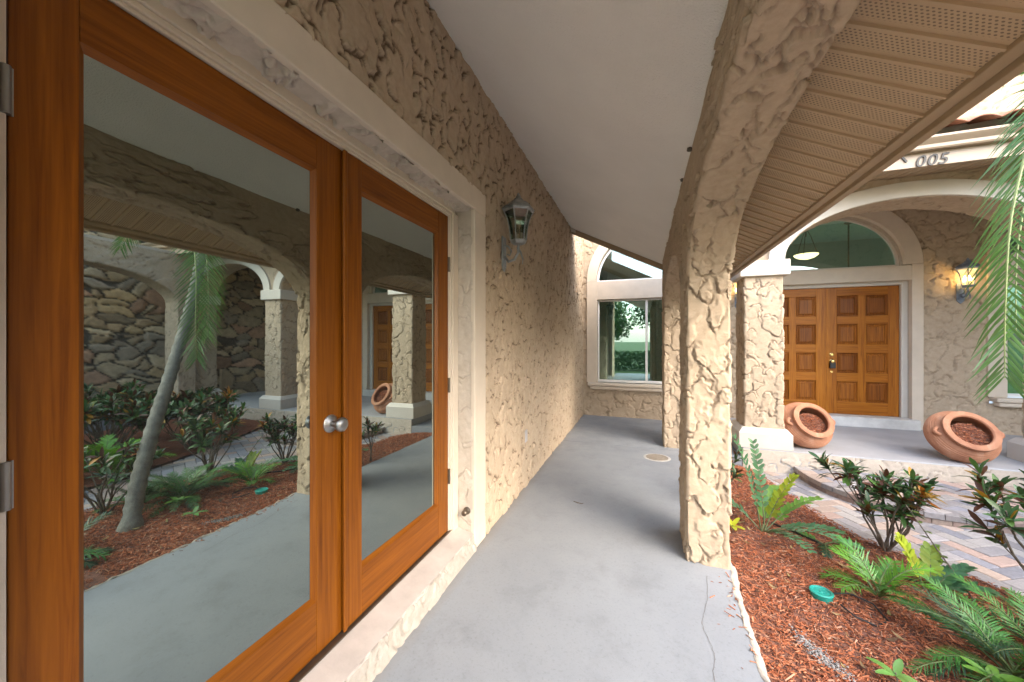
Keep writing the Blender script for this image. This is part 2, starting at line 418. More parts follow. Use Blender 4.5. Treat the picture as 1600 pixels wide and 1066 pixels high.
def st(*xs): return np.stack(np.broadcast_arrays(*[np.asarray(x, float) for x in xs]), -1)
def ring_stucco(name, x0, x1, y0, y1, z0, z1, res, mat, parent, seed, **kw):
    """rectangular column wrapped in one continuous relief"""
    r = .018
    per = []
    def seg(p, q, n): 
        L = sqrt((q[0] - p[0]) ** 2 + (q[1] - p[1]) ** 2); k = max(1, int(L / res))
        for i in range(k): per.append((p[0] + (q[0] - p[0]) * i / k, p[1] + (q[1] - p[1]) * i / k, *n))
    def cor(cx, cy, a0):
        for i in range(4): a = a0 + pi / 2 * i / 4; per.append((cx + r * cos(a), cy + r * sin(a), cos(a), sin(a)))
    seg((x0 + r, y0), (x1 - r, y0), (0, -1)); cor(x1 - r, y0 + r, -pi / 2)
    seg((x1, y0 + r), (x1, y1 - r), (1, 0)); cor(x1 - r, y1 - r, 0)
    seg((x1 - r, y1), (x0 + r, y1), (0, 1)); cor(x0 + r, y1 - r, pi / 2)
    seg((x0, y1 - r), (x0, y0 + r), (-1, 0)); cor(x0 + r, y0 + r, pi)
    p = np.array(per); nu = len(p); nv = int((z1 - z0) / res) + 2; Z = np.linspace(z0, z1, nv)
    H = trowel(nu, nv, res, res, seed, wrap=True, **kw)
    P = np.zeros((nu, nv, 3)); P[..., 0] = p[:, 0:1]; P[..., 1] = p[:, 1:2]; P[..., 2] = Z[None]
    Nn = np.zeros((nu, nv, 3)); Nn[..., 0] = p[:, 2:3]; Nn[..., 1] = p[:, 3:4]
    return grid_obj(name, P, Nn, H, mat, parent, wrap=True)
def arch_stucco(name, to3, a0, a1, spring, crown, b0, b1, ah0, ah1, top0, top1, zb, res, nt0, nt1, mat, parent, seed, **kw):
    """one bay of an arcade: soffit of the opening plus the wall on both sides of it, one continuous relief"""
    c = (a0 + a1) / 2; A = (a1 - a0) / 2; B = crown - spring
    pts = []                                                        # (a, z, na, nz, outer_a, outer_z0, outer_z1)
    def leg(a, na, ao, up):
        if zb is None: return []
        z = np.arange(zb, spring, res)
        r = [(a, q, na, 0, ao, q, q) for q in z]
        return r if up else r[::-1]
    pts += leg(a0, 1, a0 - ah0, True)
    fine = np.linspace(pi, 0, 2000); ax = c + A * np.cos(fine); az = spring + B * np.sin(fine)
    L = np.concatenate([[0], np.cumsum(np.hypot(np.diff(ax), np.diff(az)))]); n = int(L[-1] / res)
    for f in np.interp(np.linspace(0, L[-1], n), L, fine):
        x, z = A * cos(f), B * sin(f); g = np.array([x / A ** 2, z / B ** 2]); g /= np.linalg.norm(g)
        d = sqrt(x * x + z * z); ux, uz = x / d, max(z / d, 1e-6)
        half = A + (ah1 if ux > 0 else ah0)
        o = []
        for top in (top0, top1):
            k = min(half / max(abs(ux), 1e-6), (top - spring) / uz); o.append((c + ux * k, spring + uz * k))
        pts.append((c + x, spring + z, -g[0], -g[1], (o[0][0], o[1][0]), o[0][1], o[1][1]))
    pts += leg(a1, -1, a1 + ah1, False)
    ns = len(pts); nb = int(abs(b1 - b0) / res)
    nw = nt0 + nb + nt1 + 1
    P = np.zeros((ns, nw, 3)); Nn = np.zeros((ns, nw, 3)); sb = 1 if b1 > b0 else -1
    e = to3(np.array(0.), np.array(0.), np.array(0.)); ea = to3(np.array(1.), np.array(0.), np.array(0.)) - e; eb = to3(np.array(0.), np.array(1.), np.array(0.)) - e
    ez = np.array([0, 0, 1.])
    ia = np.array([p[0] for p in pts]); iz = np.array([p[1] for p in pts])
    na = np.array([p[2] for p in pts]); nz = np.array([p[3] for p in pts])
    oa0 = np.array([p[4][0] if isinstance(p[4], tuple) else p[4] for p in pts]); oa1 = np.array([p[4][1] if isinstance(p[4], tuple) else p[4] for p in pts])
    oz0 = np.array([p[5] for p in pts]); oz1 = np.array([p[6] for p in pts])
    nin = na[:, None] * ea + nz[:, None] * ez
    edge = np.ones(nw)
    for w in range(nw):
        if w <= nt0:
            t = 1 - w / nt0; a = ia + (oa0 - ia) * t; z = iz + (oz0 - iz) * t; b = b0; nn = -sb * eb + 0 * nin
            edge[w] = min(1, w / 3)
        elif w < nt0 + nb:
            a, z = ia, iz; b = b0 + (b1 - b0) * (w - nt0) / nb; nn = nin
        else:
            t = (w - nt0 - nb) / nt1; a = ia + (oa1 - ia) * t; z = iz + (oz1 - iz) * t; b = b1; nn = sb * eb + 0 * nin
            edge[w] = min(1, (nw - 1 - w) / 3)
        if w == nt0: nn = nin - sb * eb
        if w == nt0 + nb: nn = nin + sb * eb
        if w in (nt0, nt0 + nb): nn = nn / np.linalg.norm(nn, axis=1, keepdims=True) * .6
        P[:, w] = to3(a, np.full(ns, b), z); Nn[:, w] = nn
    H = trowel(ns, nw, res, res * 1.15, seed, **kw)
    H = H * edge + .006 * (1 - edge)
    return grid_obj(name, P, Nn, H, mat, parent)
def arch_band(mb, to3, c, spring, A0, B0, A1, B1, b0, b1, n=48, f0=0, f1=pi, mi=0):
    """flat moulding following an arch, rectangular in section"""
    vs = []; fs = []
    for i in range(n + 1):
        f = f0 + (f1 - f0) * i / n
        for (A, B, b) in ((A0, B0, b0), (A1, B1, b0), (A1, B1, b1), (A0, B0, b1)):
            vs.append(tuple(to3(np.array(c + A * cos(f)), np.array(b), np.array(spring + B * sin(f)))))
    for i in range(n):
        for k in range(4): fs.append((i * 4 + k, i * 4 + (k + 1) % 4, i * 4 + 4 + (k + 1) % 4, i * 4 + 4 + k))
    fs += [(0, 1, 2, 3), (4 * n, 4 * n + 3, 4 * n + 2, 4 * n + 1)]
    mb.add(vs, fs, None, mi)
YX = lambda a, b, z: st(b, a, z)      # wall running along Y
XY = lambda a, b, z: st(a, b, z)      # wall running along X

# ------------------------------------------------------------------ dimensions (metres, eye level = 0)
ZF = -1.45; ZP = -1.33; ZPAV = -1.60; ZM = -1.53
XW = -1.105                            # porch wall face
XA0, XA1 = .28, .52                    # arcade faces
YB = 7.25                              # back wall face
YE = 5.35                              # entry pillars
def roof_z(x): return 1.85 - .5 * (x + 1.105)
house = empty('house', (0, 0, ZF))
tag(house, 'tan stuccoed villa with arched porch, glazed wooden doors and a panelled front door', 'house')
HO = (0, 0, -ZF)
class _P: pass
def hp(o):                             # a part of the house: keep its coordinates although the house stands at floor level
    o.parent = house; o.location = HO; return o
# ---- porch wall with the glass-door opening
OY0, OY1, OZ1 = .27, 2.29, .915         # opening between the trim's inner edges
TY1, TZ1 = 2.475, 1.074
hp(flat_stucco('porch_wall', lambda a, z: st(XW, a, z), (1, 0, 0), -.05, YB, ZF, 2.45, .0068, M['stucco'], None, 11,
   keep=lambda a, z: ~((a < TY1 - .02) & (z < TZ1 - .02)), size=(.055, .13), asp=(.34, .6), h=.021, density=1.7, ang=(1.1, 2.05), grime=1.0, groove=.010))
mb = MB()
mb.box(XW - .10, XW - .012, -1.3, -.02, ZF, 2.45); mb.box(-9, XW - .12, -1.3, -1.2, -1.7, 4); mb.box(-9, -8.9, -1.2, 11, -1.7, 4)
mb.box(-9, XW - .12, 11, 11.1, -1.7, 4)
hp(mb.build('outer_wall', M['stucco'], None))
# trim: flat painted band
mb = MB(); tf, tb = XW + .014, XW - .02
mb.box(tb, tf, OY1, TY1, ZF + .003, OZ1); mb.box(tb, tf, .085, TY1, OZ1, TZ1); mb.box(tb, tf, .085, OY0, ZF + .003, OZ1)
hp(mb.build('door_trim', M['trim'], None, .006))
# reveal (trowelled, pale) on the far side and overhead
XD = -1.244                             # outer face of the doors
mbq = flat_stucco('door_reveal', lambda a, z: st(a, OY1 + .002 + 0 * a, z), (0, -1, 0), XD - .02, XW - .004, -1.34, OZ1, .006, M['stucco_light'], None, 21, grime=.12, size=(.04, .1), h=.009, density=.8, ang=(.8, 2.2)); hp(mbq)
hp(flat_stucco('door_reveal', lambda a, z: st(z, a, OZ1 + .002 + 0 * a), (0, 0, -1), OY0, OY1, XD - .02, XW - .004, .006, M['stucco_light'], None, 22, grime=0, size=(.03, .075), h=.026, density=.7, asp=(.3, .5), ang=(1.1, 2.0)))
hp(flat_stucco('door_reveal', lambda a, z: st(a, OY0 + 0 * a, z), (0, 1, 0), XD - .02, XW - .004, -1.34, OZ1, .010, M['stucco_light'], None, 23, grime=.1, size=(.04, .1), h=.007, density=.8))
# brick mould around the doors, stepped profile
LY0, LYM, LY1 = .362, 1.271, 2.186; LZ0, LZ1 = -1.286, .846
mb = MB()
for k, (w, x) in enumerate(((.012, XD + .004), (.030, XD + .014), (.048, XD + .024))):
    lo = (0, .012, .030)[k]
    mb.box(XD - .05, x, LY1 + .003 + lo, LY1 + .003 + w + (.05 if k == 2 else 0), LZ0 - .02, LZ1 + .003 + lo)
    mb.box(XD - .05, x, LY0 - .003 - w - (.05 if k == 2 else 0), LY0 - .003 - lo, LZ0 - .02, LZ1 + .003 + lo)
    mb.box(XD - .05, x, LY0 - .053 - .003, LY1 + .056, LZ1 + .003 + lo, LZ1 + .003 + w + (.03 if k == 2 else 0))
mb.box(XD - .05, XD - .001, LY0 - .09, LY1 + .09, OZ1 - .006, OZ1 + .10); mb.box(XD - .05, XD - .001, LY1 + .09, LY1 + .2, -1.36, OZ1 + .1)
mb.box(XD - .03, XW - .03, -.02, OY1 + .08, OZ1 + .03, OZ1 + .09); mb.box(XD - .03, XW - .03, OY1 + .03, OY1 + .09, -1.4, OZ1 + .09)
hp(mb.build('door_casing', M['trim'], None, .003))
# sill
mb = MB(); mb.add([(XD - .03, OY0, LZ0 - .006), (XD - .03, OY1, LZ0 - .006), (XW + .004, OY1, -1.335), (XW + .004, OY0, -1.335), (XD - .03, OY0, -1.5), (XD - .03, OY1, -1.5), (XW + .004, OY1, -1.5), (XW + .004, OY0, -1.5)],
  [(0, 3, 2, 1), (3, 7, 6, 2), (0, 4, 7, 3), (1, 2, 6, 5), (0, 1, 5, 4)])
mb.box(XD - .03, XD + .016, OY0 + .06, OY1 - .06, LZ0 - .012, LZ0 - .004, 1)
sill = hp(mb.build('door_sill', [plain('dusty_sill_paint', (.46, .41, .37), .7, .15, 6, .3, 90), M['dark_steel']], None, .004))
hp(flat_stucco('sill_edge', lambda a, z: st(XW + .002 + (-1.33 - z) * .16, a, z), (.95, 0, .3), .0, OY1 + .02, ZF - .01, -1.335, .006, M['edge'], None, 31, size=(.03, .07), h=.013, density=1.3, grime=.15))

# ---- glazed double doors
def glass_leaf(y0, y1, gy0, gy1, flip, rot, hinge_y):
    gz0, gz1 = -1.065, .705
    t = .045; xf = XD; xb = XD - t
    pivot = empty('glass_door'); hp(pivot); pivot.location = (XD, hinge_y, -ZF); pivot.rotation_euler = (0, 0, rot)
    q = lambda mb: mb
    mb = MB()
    def bx(ya, yb, za, zb, mi, x0=xb, x1=xf): mb.box(x0 - XD, x1 - XD, ya - hinge_y, yb - hinge_y, za, zb, mi)
    bx(y0, gy0, LZ0, LZ1, 0); bx(gy1, y1, LZ0, LZ1, 0)
    bx(gy0 + .0004, gy1 - .0004, gz1, LZ1 - .0006, 1, xb, xf - .0008); bx(gy0 + .0004, gy1 - .0004, LZ0 + .0006, gz0, 1, xb, xf - .0008)
    fr = mb.build('door_frame', [M['wood_v'], M['wood_h']], pivot, .0025)
    # glazing bead: sloping strip around the pane
    mb = MB(); bw, bd = .016, .022
    oa, ob, za, zb = gy0 - hinge_y, gy1 - hinge_y, gz0, gz1
    f = -.004; g = -bd
    O = [(f, oa, za), (f, ob, za), (f, ob, zb), (f, oa, zb)]; I = [(g, oa + bw, za + bw), (g, ob - bw, za + bw), (g, ob - bw, zb - bw), (g, oa + bw, zb - bw)]
    for k in range(4): mb.add([O[k], O[(k + 1) % 4], I[(k + 1) % 4], I[k]], [(0, 1, 2, 3)], None, 1 if k in (0, 2) else 0)
    mb.build('glazing_bead', [M['wood_v'], M['wood_h']], pivot)
    mb = MB(); mb.box(-.030, -.020, oa + .004, ob - .004, za + .004, zb - .004); mb.build('glass_pane', M['mirror'], pivot)
    # hinges on the outer edge
    he = y0 if not flip else y1
    for hz in (.52, -.30, -.92):
        mb = MB(); c = he - hinge_y + (-.006 if not flip else .006)
        mb.lathe([(.008, hz - .05), (.008, hz + .05)], 10, lambda r, h, a: (.006 + r * cos(a), c + r * sin(a), h))
        mb.box(-.002, .003, c - .012, c + .012, hz - .05, hz + .05)
        mb.build('hinge', M['steel'] if not flip else M['dark_steel'], pivot)
    return pivot
LEAF1_ROT = .014
leaf1 = glass_leaf(LY0, LYM - .002, LY0 + .103, 1.136, False, LEAF1_ROT, LY0)
leaf2 = glass_leaf(LYM + .002, LY1, 1.379, 2.062, True, 0, LY1)
# round knob on a rosette, on the near leaf
mb = MB(); ky, kz = 1.205 - LY0, -.352
ax = lambda r, h, a: (h, ky + r * cos(a), kz + r * sin(a))
mb.lathe([(.038, 0), (.038, .004), (.032, .009), (.026, .010), (.022, .014), (.013, .016), (.012, .040), (.016, .044), (.027, .050), (.031, .060), (.030, .068), (.022, .076), (.008, .079)], 28, ax)
mb.build('door_knob', M['steel'], leaf1)
# astragal strip on the meeting edge
mb = MB(); mb.box(.0005, .010, LYM - .010 - LY1, LYM + .012 - LY1, LZ0 + .002, LZ1 - .002); mb.build('astragal', M['wood_v'], leaf2, .004)

# ---- porch ceiling, soffit, fascia, roof
YR = 5.95
mb = MB()
def slope_slab(mb, x0, x1, y0, y1, off, th, mi=0):
    vs = [(x, y, roof_z(x) + off + k) for k in (0, th) for y in (y0, y1) for x in (x0, x1)]
    mb.add(vs, [(0, 2, 3, 1), (4, 5, 7, 6), (0, 1, 5, 4), (2, 6, 7, 3), (0, 4, 6, 2), (1, 3, 7, 5)], None, mi)
slope_slab(mb, XW - .05, XA0 + .1, -1.2, YR, 0, .02); hp(mb.build('porch_ceiling', M['ceiling'], None))
mb = MB()
slope_slab(mb, XW - .02, XA1 - .03, YR + .001, YR + .035, -.085, .20); hp(mb.build('rake_board', M['fascia'], None, .004))
mb = MB(); mb.prism([(XW + .01, 1.83), (1.06, .79), (1.06, .93), (XW + .01, 2.02)], lambda p, t: (p[0], t, p[1]), YR + .04, YR + .10); hp(mb.build('gable_wall', M['stucco'], None))
mb = MB(); slope_slab(mb, XW + .005, XW + .075, YR - .05, YR + .03, -.055, .05); hp(mb.build('ceiling_trim', M['white_trim'], None, .003))
# vented soffit strips (each strip laps the next with a small step)
st_ = .107; y = 1.431 - st_ * 28; V = []; F = []
ys = []
while y < YR:
    ys.append(y); y += st_
mbs = MB()
for y in ys:
    if y + st_ < -1.2: continue
    prof = [(y, .006), (y + .006, .0), (y + st_ - .014, .0), (y + st_ - .012, -.010), (y + st_ - .002, -.010), (y + st_, .006)]
    x0, x1 = XA1 - .03, .985
    vs = []
    for (py, dz) in prof:
        for x in (x0, x1): vs.append((x, min(py, YR + .03), roof_z(x) + dz))
    mbs.add(vs, [(2 * i, 2 * i + 1, 2 * i + 3, 2 * i + 2) for i in range(len(prof) - 1)])
hp(mbs.build('porch_soffit', M['perf'], None))
mb = MB()
for (x0, x1, dz, th) in ((.955, .985, -.018, .018), (.986, 1.008, -.038, .18)):
    slope_slab(mb, x0, x1, -1.25, YR + .03, dz, th)
hp(mb.build('fascia', M['fascia'], None, .003))
mb = MB(); slope_slab(mb, -8.9, 1.06, -1.3, YR + .05, .16, .05); hp(mb.build('porch_roof', M['soffit_plain'], None))

# ---- arcade between porch and garden
kwA = dict(size=(.08, .17), asp=(.34, .6), h=.023, density=1.7, ang=(-.45, .45), warp=.03, grime=.4)
hp(arch_stucco('arcade_bay', YX, .05, 2.65, .38, .875, XA0, XA1, .2, .205, roof_z(XA0) + .012, roof_z(XA1) + .03, ZF - .12, .0062, 75, 40, M['stucco'], None, 41, **kwA))
hp(arch_stucco('arcade_bay', YX, 3.06, 5.40, .38, .85, XA0, XA1, .205, .25, roof_z(XA0) + .012, roof_z(XA1) + .03, ZF - .12, .0085, 50, 28, M['stucco'], None, 42, **kwA))
hp(ring_stucco('end_pier', XA0, XA1, -.60, -.14, ZF - .1, 1.1, .012, M['stucco'], None, 43, size=(.06, .12), h=.018))
hp(ring_stucco('end_pier', XA0 + .003, XA1 - .003, 5.62, 5.90, ZF - .1, 1.15, .010, M['stucco'], None, 44, size=(.06, .12), h=.018))

# ---- back wall: picture window, front door, second window
DCX = 2.83
def keep_back(a, z):
    def win(cx): return ((np.abs(a - cx) < 1.06) & (z > -.90) & (z < 1.17)) | (((a - cx) ** 2 + (z - 1.17) ** 2 < 1.06 ** 2) & (z >= 1.17))
    door = ((np.abs(a - DCX) < 1.11) & (z < 1.17)) | (((a - DCX) ** 2 + (z - 1.17) ** 2 < 1.11 ** 2) & (z >= 1.17))
    return ~(win(.06) | door | win(5.75))
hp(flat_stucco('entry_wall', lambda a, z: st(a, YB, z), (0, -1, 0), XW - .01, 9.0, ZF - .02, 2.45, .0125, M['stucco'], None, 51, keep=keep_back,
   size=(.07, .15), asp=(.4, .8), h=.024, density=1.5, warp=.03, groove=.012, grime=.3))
def arched_window(cx):
    w = empty('arched_window'); hp(w)
    yf, yb = YB - .035, YB + .10
    mb = MB()
    mb.box(cx - 1.09, cx - .89, yf, yb, -.802, 1.17); mb.box(cx + .89, cx + 1.09, yf, yb, -.802, 1.17)
    mb.box(cx - .89, cx + .89, yf + .002, yb, .80, 1.150)
    arch_band(mb, XY, cx, 1.17, .90, .90, 1.09, 1.09, yf, yb, 40)
    mb.build('window_surround', M['trim'], w, .006)
    mb = MB()
    mb.box(cx - 1.06, cx + 1.06, YB - .13, YB + .02, -.865, -.803); mb.box(cx - 1.02, cx + 1.02, YB - .10, YB + .02, -.930, -.866)
    mb.build('window_sill', M['trim'], w, .018, 3)
    mb = MB(); fw = .03; y0, y1 = YB + .045, YB + .085
    X0, X1, Z0, Z1 = cx - .885, cx + .885, -.795, .795
    mb.box(X0, X0 + fw, y0, y1, Z0, Z1); mb.box(X1 - fw, X1, y0, y1, Z0, Z1); mb.box(X0 + fw, X1 - fw, y0, y1, Z0, Z0 + .045); mb.box(X0 + fw, X1 - fw, y0, y1, Z1 - fw, Z1)
    mb.box(cx - .01, cx + .03, y0 - .012, y1, Z0 + .045, Z1 - fw)
    arch_band(mb, XY, cx, 1.152, .86, .86, .899, .899, y0, y1, 40); mb.box(cx - .86, cx + .86, y0, y1, 1.152, 1.18)
    mb.build('window_frame', M['white_metal'], w, .003)
    mb = MB(); mb.box(X0 + fw, X1 - fw, YB + .062, YB + .068, Z0 + .045, Z1 - fw); mb.build('glass_pane', M['glass'], w)
    mb = MB(); n = 32; vs = [(cx + .86 * cos(pi * i / n), YB + .065, 1.18 + .84 * sin(pi * i / n)) for i in range(n + 1)]
    mb.add(vs, [tuple(range(n + 1))]); mb.build('glass_pane', M['glass'], w)
    return w
arched_window(.06); arched_window(5.75)
# front door surround, lunette, leaves
fd = empty('front_door_surround'); hp(fd)
yf, yb = YB - .03, YB + .05
mb = MB()
mb.box(DCX - 1.135, DCX - 1.0, yf, yb, ZP - .01, 1.165); mb.box(DCX + 1.0, DCX + 1.135, yf, yb, ZP - .01, 1.165); mb.box(DCX - 1.0, DCX + 1.0, yf + .001, yb + .05, .925, 1.150)
arch_band(mb, XY, DCX, 1.165, .93, .86, 1.135, 1.10, yf, yb, 48)
mb.build('surround_band', M['trim'], fd, .006)
mb = MB()
for s in (-1, 1):
    x = sorted((DCX + s * 1.0, DCX + s * 1.06)); mb.box(x[0], x[1], yb + .001, YB + .16, -1.19, .93)
arch_band(mb, XY, DCX, 1.152, .90, .835, .96, .89, yb + .001, YB + .12, 48)
mb.build('reveal', M['stucco_light'], fd)
mb = MB()
for s in (-1, 1):
    x = sorted((DCX + s * .922, DCX + s * 1.0)); mb.box(x[0], x[1], YB + .06, YB + .15, -1.18, .925)
mb.box(DCX - .922, DCX + .922, YB + .06, YB + .15, .868, .925)
arch_band(mb, XY, DCX, 1.152, .86, .80, .899, .834, YB + .06, YB + .10, 48); mb.box(DCX - .86, DCX + .86, YB + .06, YB + .10, 1.152, 1.182)
mb.build('door_jamb', M['white_trim'], fd, .004)
mb = MB(); n = 32; mb.add([(DCX + .86 * cos(pi * i / n), YB + .08, 1.182 + .775 * sin(pi * i / n)) for i in range(n + 1)], [tuple(range(n + 1))]); mb.build('glass_pane', M['glass'], fd)
mb = MB(); mb.box(DCX - 1.06, DCX + 1.06, YB - .12, YB + .16, ZP - .01, -1.183); hp(mb.build('door_step', plain('worn_step_paint', (.56, .55, .52), .7, .18, 5, .3, 60), None, .012))
def panel_leaf(x0, x1, lock):
    lf = empty('front_door'); hp(lf)
    yd = YB + .10; z0, z1 = -1.178, .866; w = x1 - x0
    sw, mw = .135, .10; pw = (w - 2 * sw - mw) / 2
    rails = [z0, z0 + .20]; ph = (z1 - z0 - .20 - .135 - 3 * .135) / 4
    mb = MB()
    xs = [(x0 + sw, x0 + sw + pw), (x1 - sw - pw, x1 - sw)]
    mb.box(x0, x0 + sw, yd, yd + .045, z0, z1, 0); mb.box(x1 - sw, x1, yd, yd + .045, z0, z1, 0); mb.box(xs[0][1], xs[1][0], yd, yd + .045, z0 + .2, z1 - .135, 0)
    zz = z0; rows = []
    hs = [.20, .135, .135, .135, .135]
    for k in range(5):
        mb.box(x0 + sw, x1 - sw, yd + .0008, yd + .045, zz, zz + hs[k], 1); zz += hs[k]
        if k < 4: rows.append((zz, zz + ph)); zz += ph
    mb.build('door_frame', [M['wood2_v'], M['wood2_h']], lf, .004)
    for (za, zb) in rows:
        for (xa, xb) in xs:
            p = MB(); d = .020; b1, b2 = .018, .050
            def rect(i, y): return [(xa + i, y, za + i), (xb - i, y, za + i), (xb - i, y, zb - i), (xa + i, y, zb - i)]
            rs = [rect(0, yd + .004), rect(b1, yd + d), rect(b1 + .008, yd + d), rect(b2, yd + .006)]
            for q in range(3):
                for k in range(4): p.add([rs[q][k], rs[q][(k + 1) % 4], rs[q + 1][(k + 1) % 4], rs[q + 1][k]], [(0, 1, 2, 3)])
            p.add(rs[3], [(0, 1, 2, 3)])
            p.build('door_panel', M['wood2_p'], lf)
    if lock:
        x = x0 + .065
        ax = lambda zc: (lambda r, h, a: (x + r * cos(a), yd - h, zc + r * sin(a)))
        p = MB(); p.lathe([(.030, 0), (.030, .006), (.018, .012), (.016, .022)], 20, ax(-.22)); p.build('deadbolt', M['brass'], lf)
        p = MB(); p.lathe([(.032, 0), (.030, .008), (.012, .012), (.012, .035), (.026, .045), (.028, .06), (.015, .07)], 20, ax(-.33)); p.build('door_knob', M['brass'], lf)
        p = MB(); p.box(x - .035, x + .035, yd - .055, yd - .012, -.44, -.35); p.tube([(x - .022, yd - .03, -.352), (x - .022, yd - .03, -.315), (x, yd - .03, -.296), (x + .022, yd - .03, -.315), (x + .022, yd - .03, -.352)], .005, 8)
        p.build('key_box', M['black_plastic'], lf, .008)
        p = MB(); p.lathe([(.02, 0), (.018, .004)], 16, ax(-.50)); p.build('key_plate', M['brass'], lf)
    else:
        p = MB(); p.box(x1 - .002, x1 + .03, yd - .006, yd, z0 + .005, z1 - .005); p.build('astragal', M['wood2_v'], lf, .003)
    return lf
panel_leaf(DCX - .918, DCX - .003, False); panel_leaf(DCX + .003, DCX + .918, True)
# rooms behind the glass, the right one lit by an added rear opening
mb = MB()
mb.add([(XW, YB + .17, ZP), (9, YB + .17, ZP), (9, 12.5, ZP), (XW, 12.5, ZP), (XW, YB + .17, 2.75), (9, YB + .17, 2.75), (9, 12.5, 2.75), (XW, 12.5, 2.75)],
       [(0, 3, 7, 4), (1, 5, 6, 2), (4, 7, 6, 5)], None, 0)
mb.box(XW, 1.35, 12.5, 12.6, ZP, 2.74, 0); mb.box(1.45, 9, 12.5, 12.6, 1.92, 2.74, 0)  # right wall stops high: unseen opening added to let sky light in
mb.add([(XW, YB + .17, ZP), (9, YB + .17, ZP), (9, 12.5, ZP), (XW, 12.5, ZP)], [(0, 1, 2, 3)], None, 1)
mb.box(1.35, 1.45, YB + .2, 12.4, ZP, 2.74, 0)
hp(mb.build('room_lining', [M['room'], M['room_floor']], None))
mb = MB(); mb.box(XW - .5, 9.2, YB + .165, 12.7, 2.76, 2.9); hp(mb.build('flat_roof', M['soffit_plain'], None))

# ---- entry porch: pillars, arches, eaves
def pillar(x0, x1, seed, y0=YE):
    p = empty('pillar'); hp(p)
    y1 = y0 + (x1 - x0)
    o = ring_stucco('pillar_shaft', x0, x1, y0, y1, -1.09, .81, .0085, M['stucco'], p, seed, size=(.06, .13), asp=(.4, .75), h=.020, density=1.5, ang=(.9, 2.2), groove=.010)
    mb = MB(); c = .0
    z0, zt = ZP - .002, -1.085
    a, b, d = .075, .03, .04
    vs = []
    for (e, z) in ((a, z0), (a, zt - .06), (b, zt)):
        vs += [(x0 - e, y0 - e, z), (x1 + e, y0 - e, z), (x1 + e, y1 + e, z), (x0 - e, y1 + e, z)]
    mb.add(vs, [(3, 2, 1, 0), (8, 9, 10, 11)] + [(4 * k + i, 4 * k + (i + 1) % 4, 4 * k + 4 + (i + 1) % 4, 4 * k + 4 + i) for k in (0, 1) for i in range(4)])
    mb.build('pillar_base', M['white_trim'], p, .006)
    mb = MB(); e = .055; mb.box(x0 - e, x1 + e, y0 - e, y1 + e, .81, 1.0); mb.build('pillar_cap', M['white_trim'], p, .01)
    return p
pillar(1.215, 1.635, 61); pillar(4.0, 4.42, 62); pillar(6.45, 6.87, 63)
kwE = dict(size=(.07, .15), asp=(.45, .8), h=.016, density=1.2)
hp(arch_stucco('entry_arch', XY, 1.645, 3.995, 1.0, 1.605, YE, YE + .42, .44, .215, 1.86, 2.3, None, .012, 40, 30, M['stucco'], None, 71, **kwE))
hp(arch_stucco('entry_arch', XY, 4.425, 6.445, 1.0, 1.605, YE, YE + .42, .225, .44, 1.86, 2.3, None, .016, 30, 20, M['stucco'], None, 72, **kwE))
mb = MB()
for c, a_ in ((2.82, 1.18), (5.435, 1.01)): arch_band(mb, XY, c, 1.003, a_, .605, a_ + .17, .775, YE - .035, YE + .01, 56)
hp(mb.build('arch_moulding', M['white_trim'], None, .006))
mb = MB(); mb.box(1.0, 9, YR + .06, YB, 2.46, 2.56); mb.box(1.0, 6.6, YE + .1, YB, 2.30, 2.40); hp(mb.build('entry_ceiling', M['ceiling'], None))
# slatted eaves over the entry
mbs = MB(); x = 1.06
while x < 7.4:
    prof = [(x, 0), (x + .085, 0), (x + .088, .012), (x + .097, .012), (x + .1, 0)]
    vs = [(px, yy, zz + dz) for (px, dz) in prof for (yy, zz) in ((4.852, 1.756), (YE + .03, 1.846))]
    mbs.add(vs, [(2 * i, 2 * i + 1, 2 * i + 3, 2 * i + 2) for i in range(len(prof) - 1)]); x += .1
hp(mbs.build('entry_soffit', M['soffit_plain'], None))
mb = MB(); mb.box(1.06, 7.4, 4.835, 4.852, 1.750, 2.02); hp(mb.build('entry_fascia', M['cream_metal'], None, .003))
mb = MB()
gp = [(4.834, 1.890), (4.775, 1.890), (4.765, 1.905), (4.765, 1.935), (4.735, 1.968), (4.722, 1.985), (4.722, 2.006), (4.734, 2.006), (4.738, 1.99), (4.834, 1.99)]
mb.prism(gp, lambda p, t: (t, p[0], p[1]), 1.06, 7.4); hp(mb.build('entry_gutter', M['cream_metal'], None))
# barrel tiles
def tile_roof(name, x0, x1, y0, y1, z0, slope, parent):
    nx = int((x1 - x0) / .02); rows = int((y1 - y0) / .32)
    V = []; F = []; Cc = []
    xs = np.linspace(x0, x1, nx); wob = .045 * np.abs(np.sin(pi * (xs - x0) / .23)) ** .8 
    rr = np.random.default_rng(5)
    for r in range(rows):
        for (yy, dz) in ((y0 + r * .32, .03), (y0 + r * .32 + .36, 0)):
            for i, x in enumerate(xs):
                V.append((x, yy, z0 + (yy - y0) * slope + wob[i] + dz))
    V = np.array(V); n2 = 2 * nx
    F = [(r * n2 + i, r * n2 + i + 1, r * n2 + nx + i + 1, r * n2 + nx + i) for r in range(rows) for i in range(nx - 1)]
    pal = np.array([(.42, .17, .11), (.50, .24, .16), (.52, .33, .22), (.40, .20, .14)])
    cell = ((xs - x0) / .23).astype(int)
    col = np.concatenate([np.repeat(pal[rr.integers(0, 4, (cell.max() + 1))][cell][None], 2, 0).reshape(-1, 3) for r in range(rows)])
    o = mesh_np(name, V, F, M['paver'], parent, col, True)
    s = o.modifiers.new('thick', 'SOLIDIFY'); s.thickness = .014; s.offset = 1
    return o
hp(tile_roof('tile_roof', 1.06, 7.4, 4.70, 6.5, 2.035, .45, None))
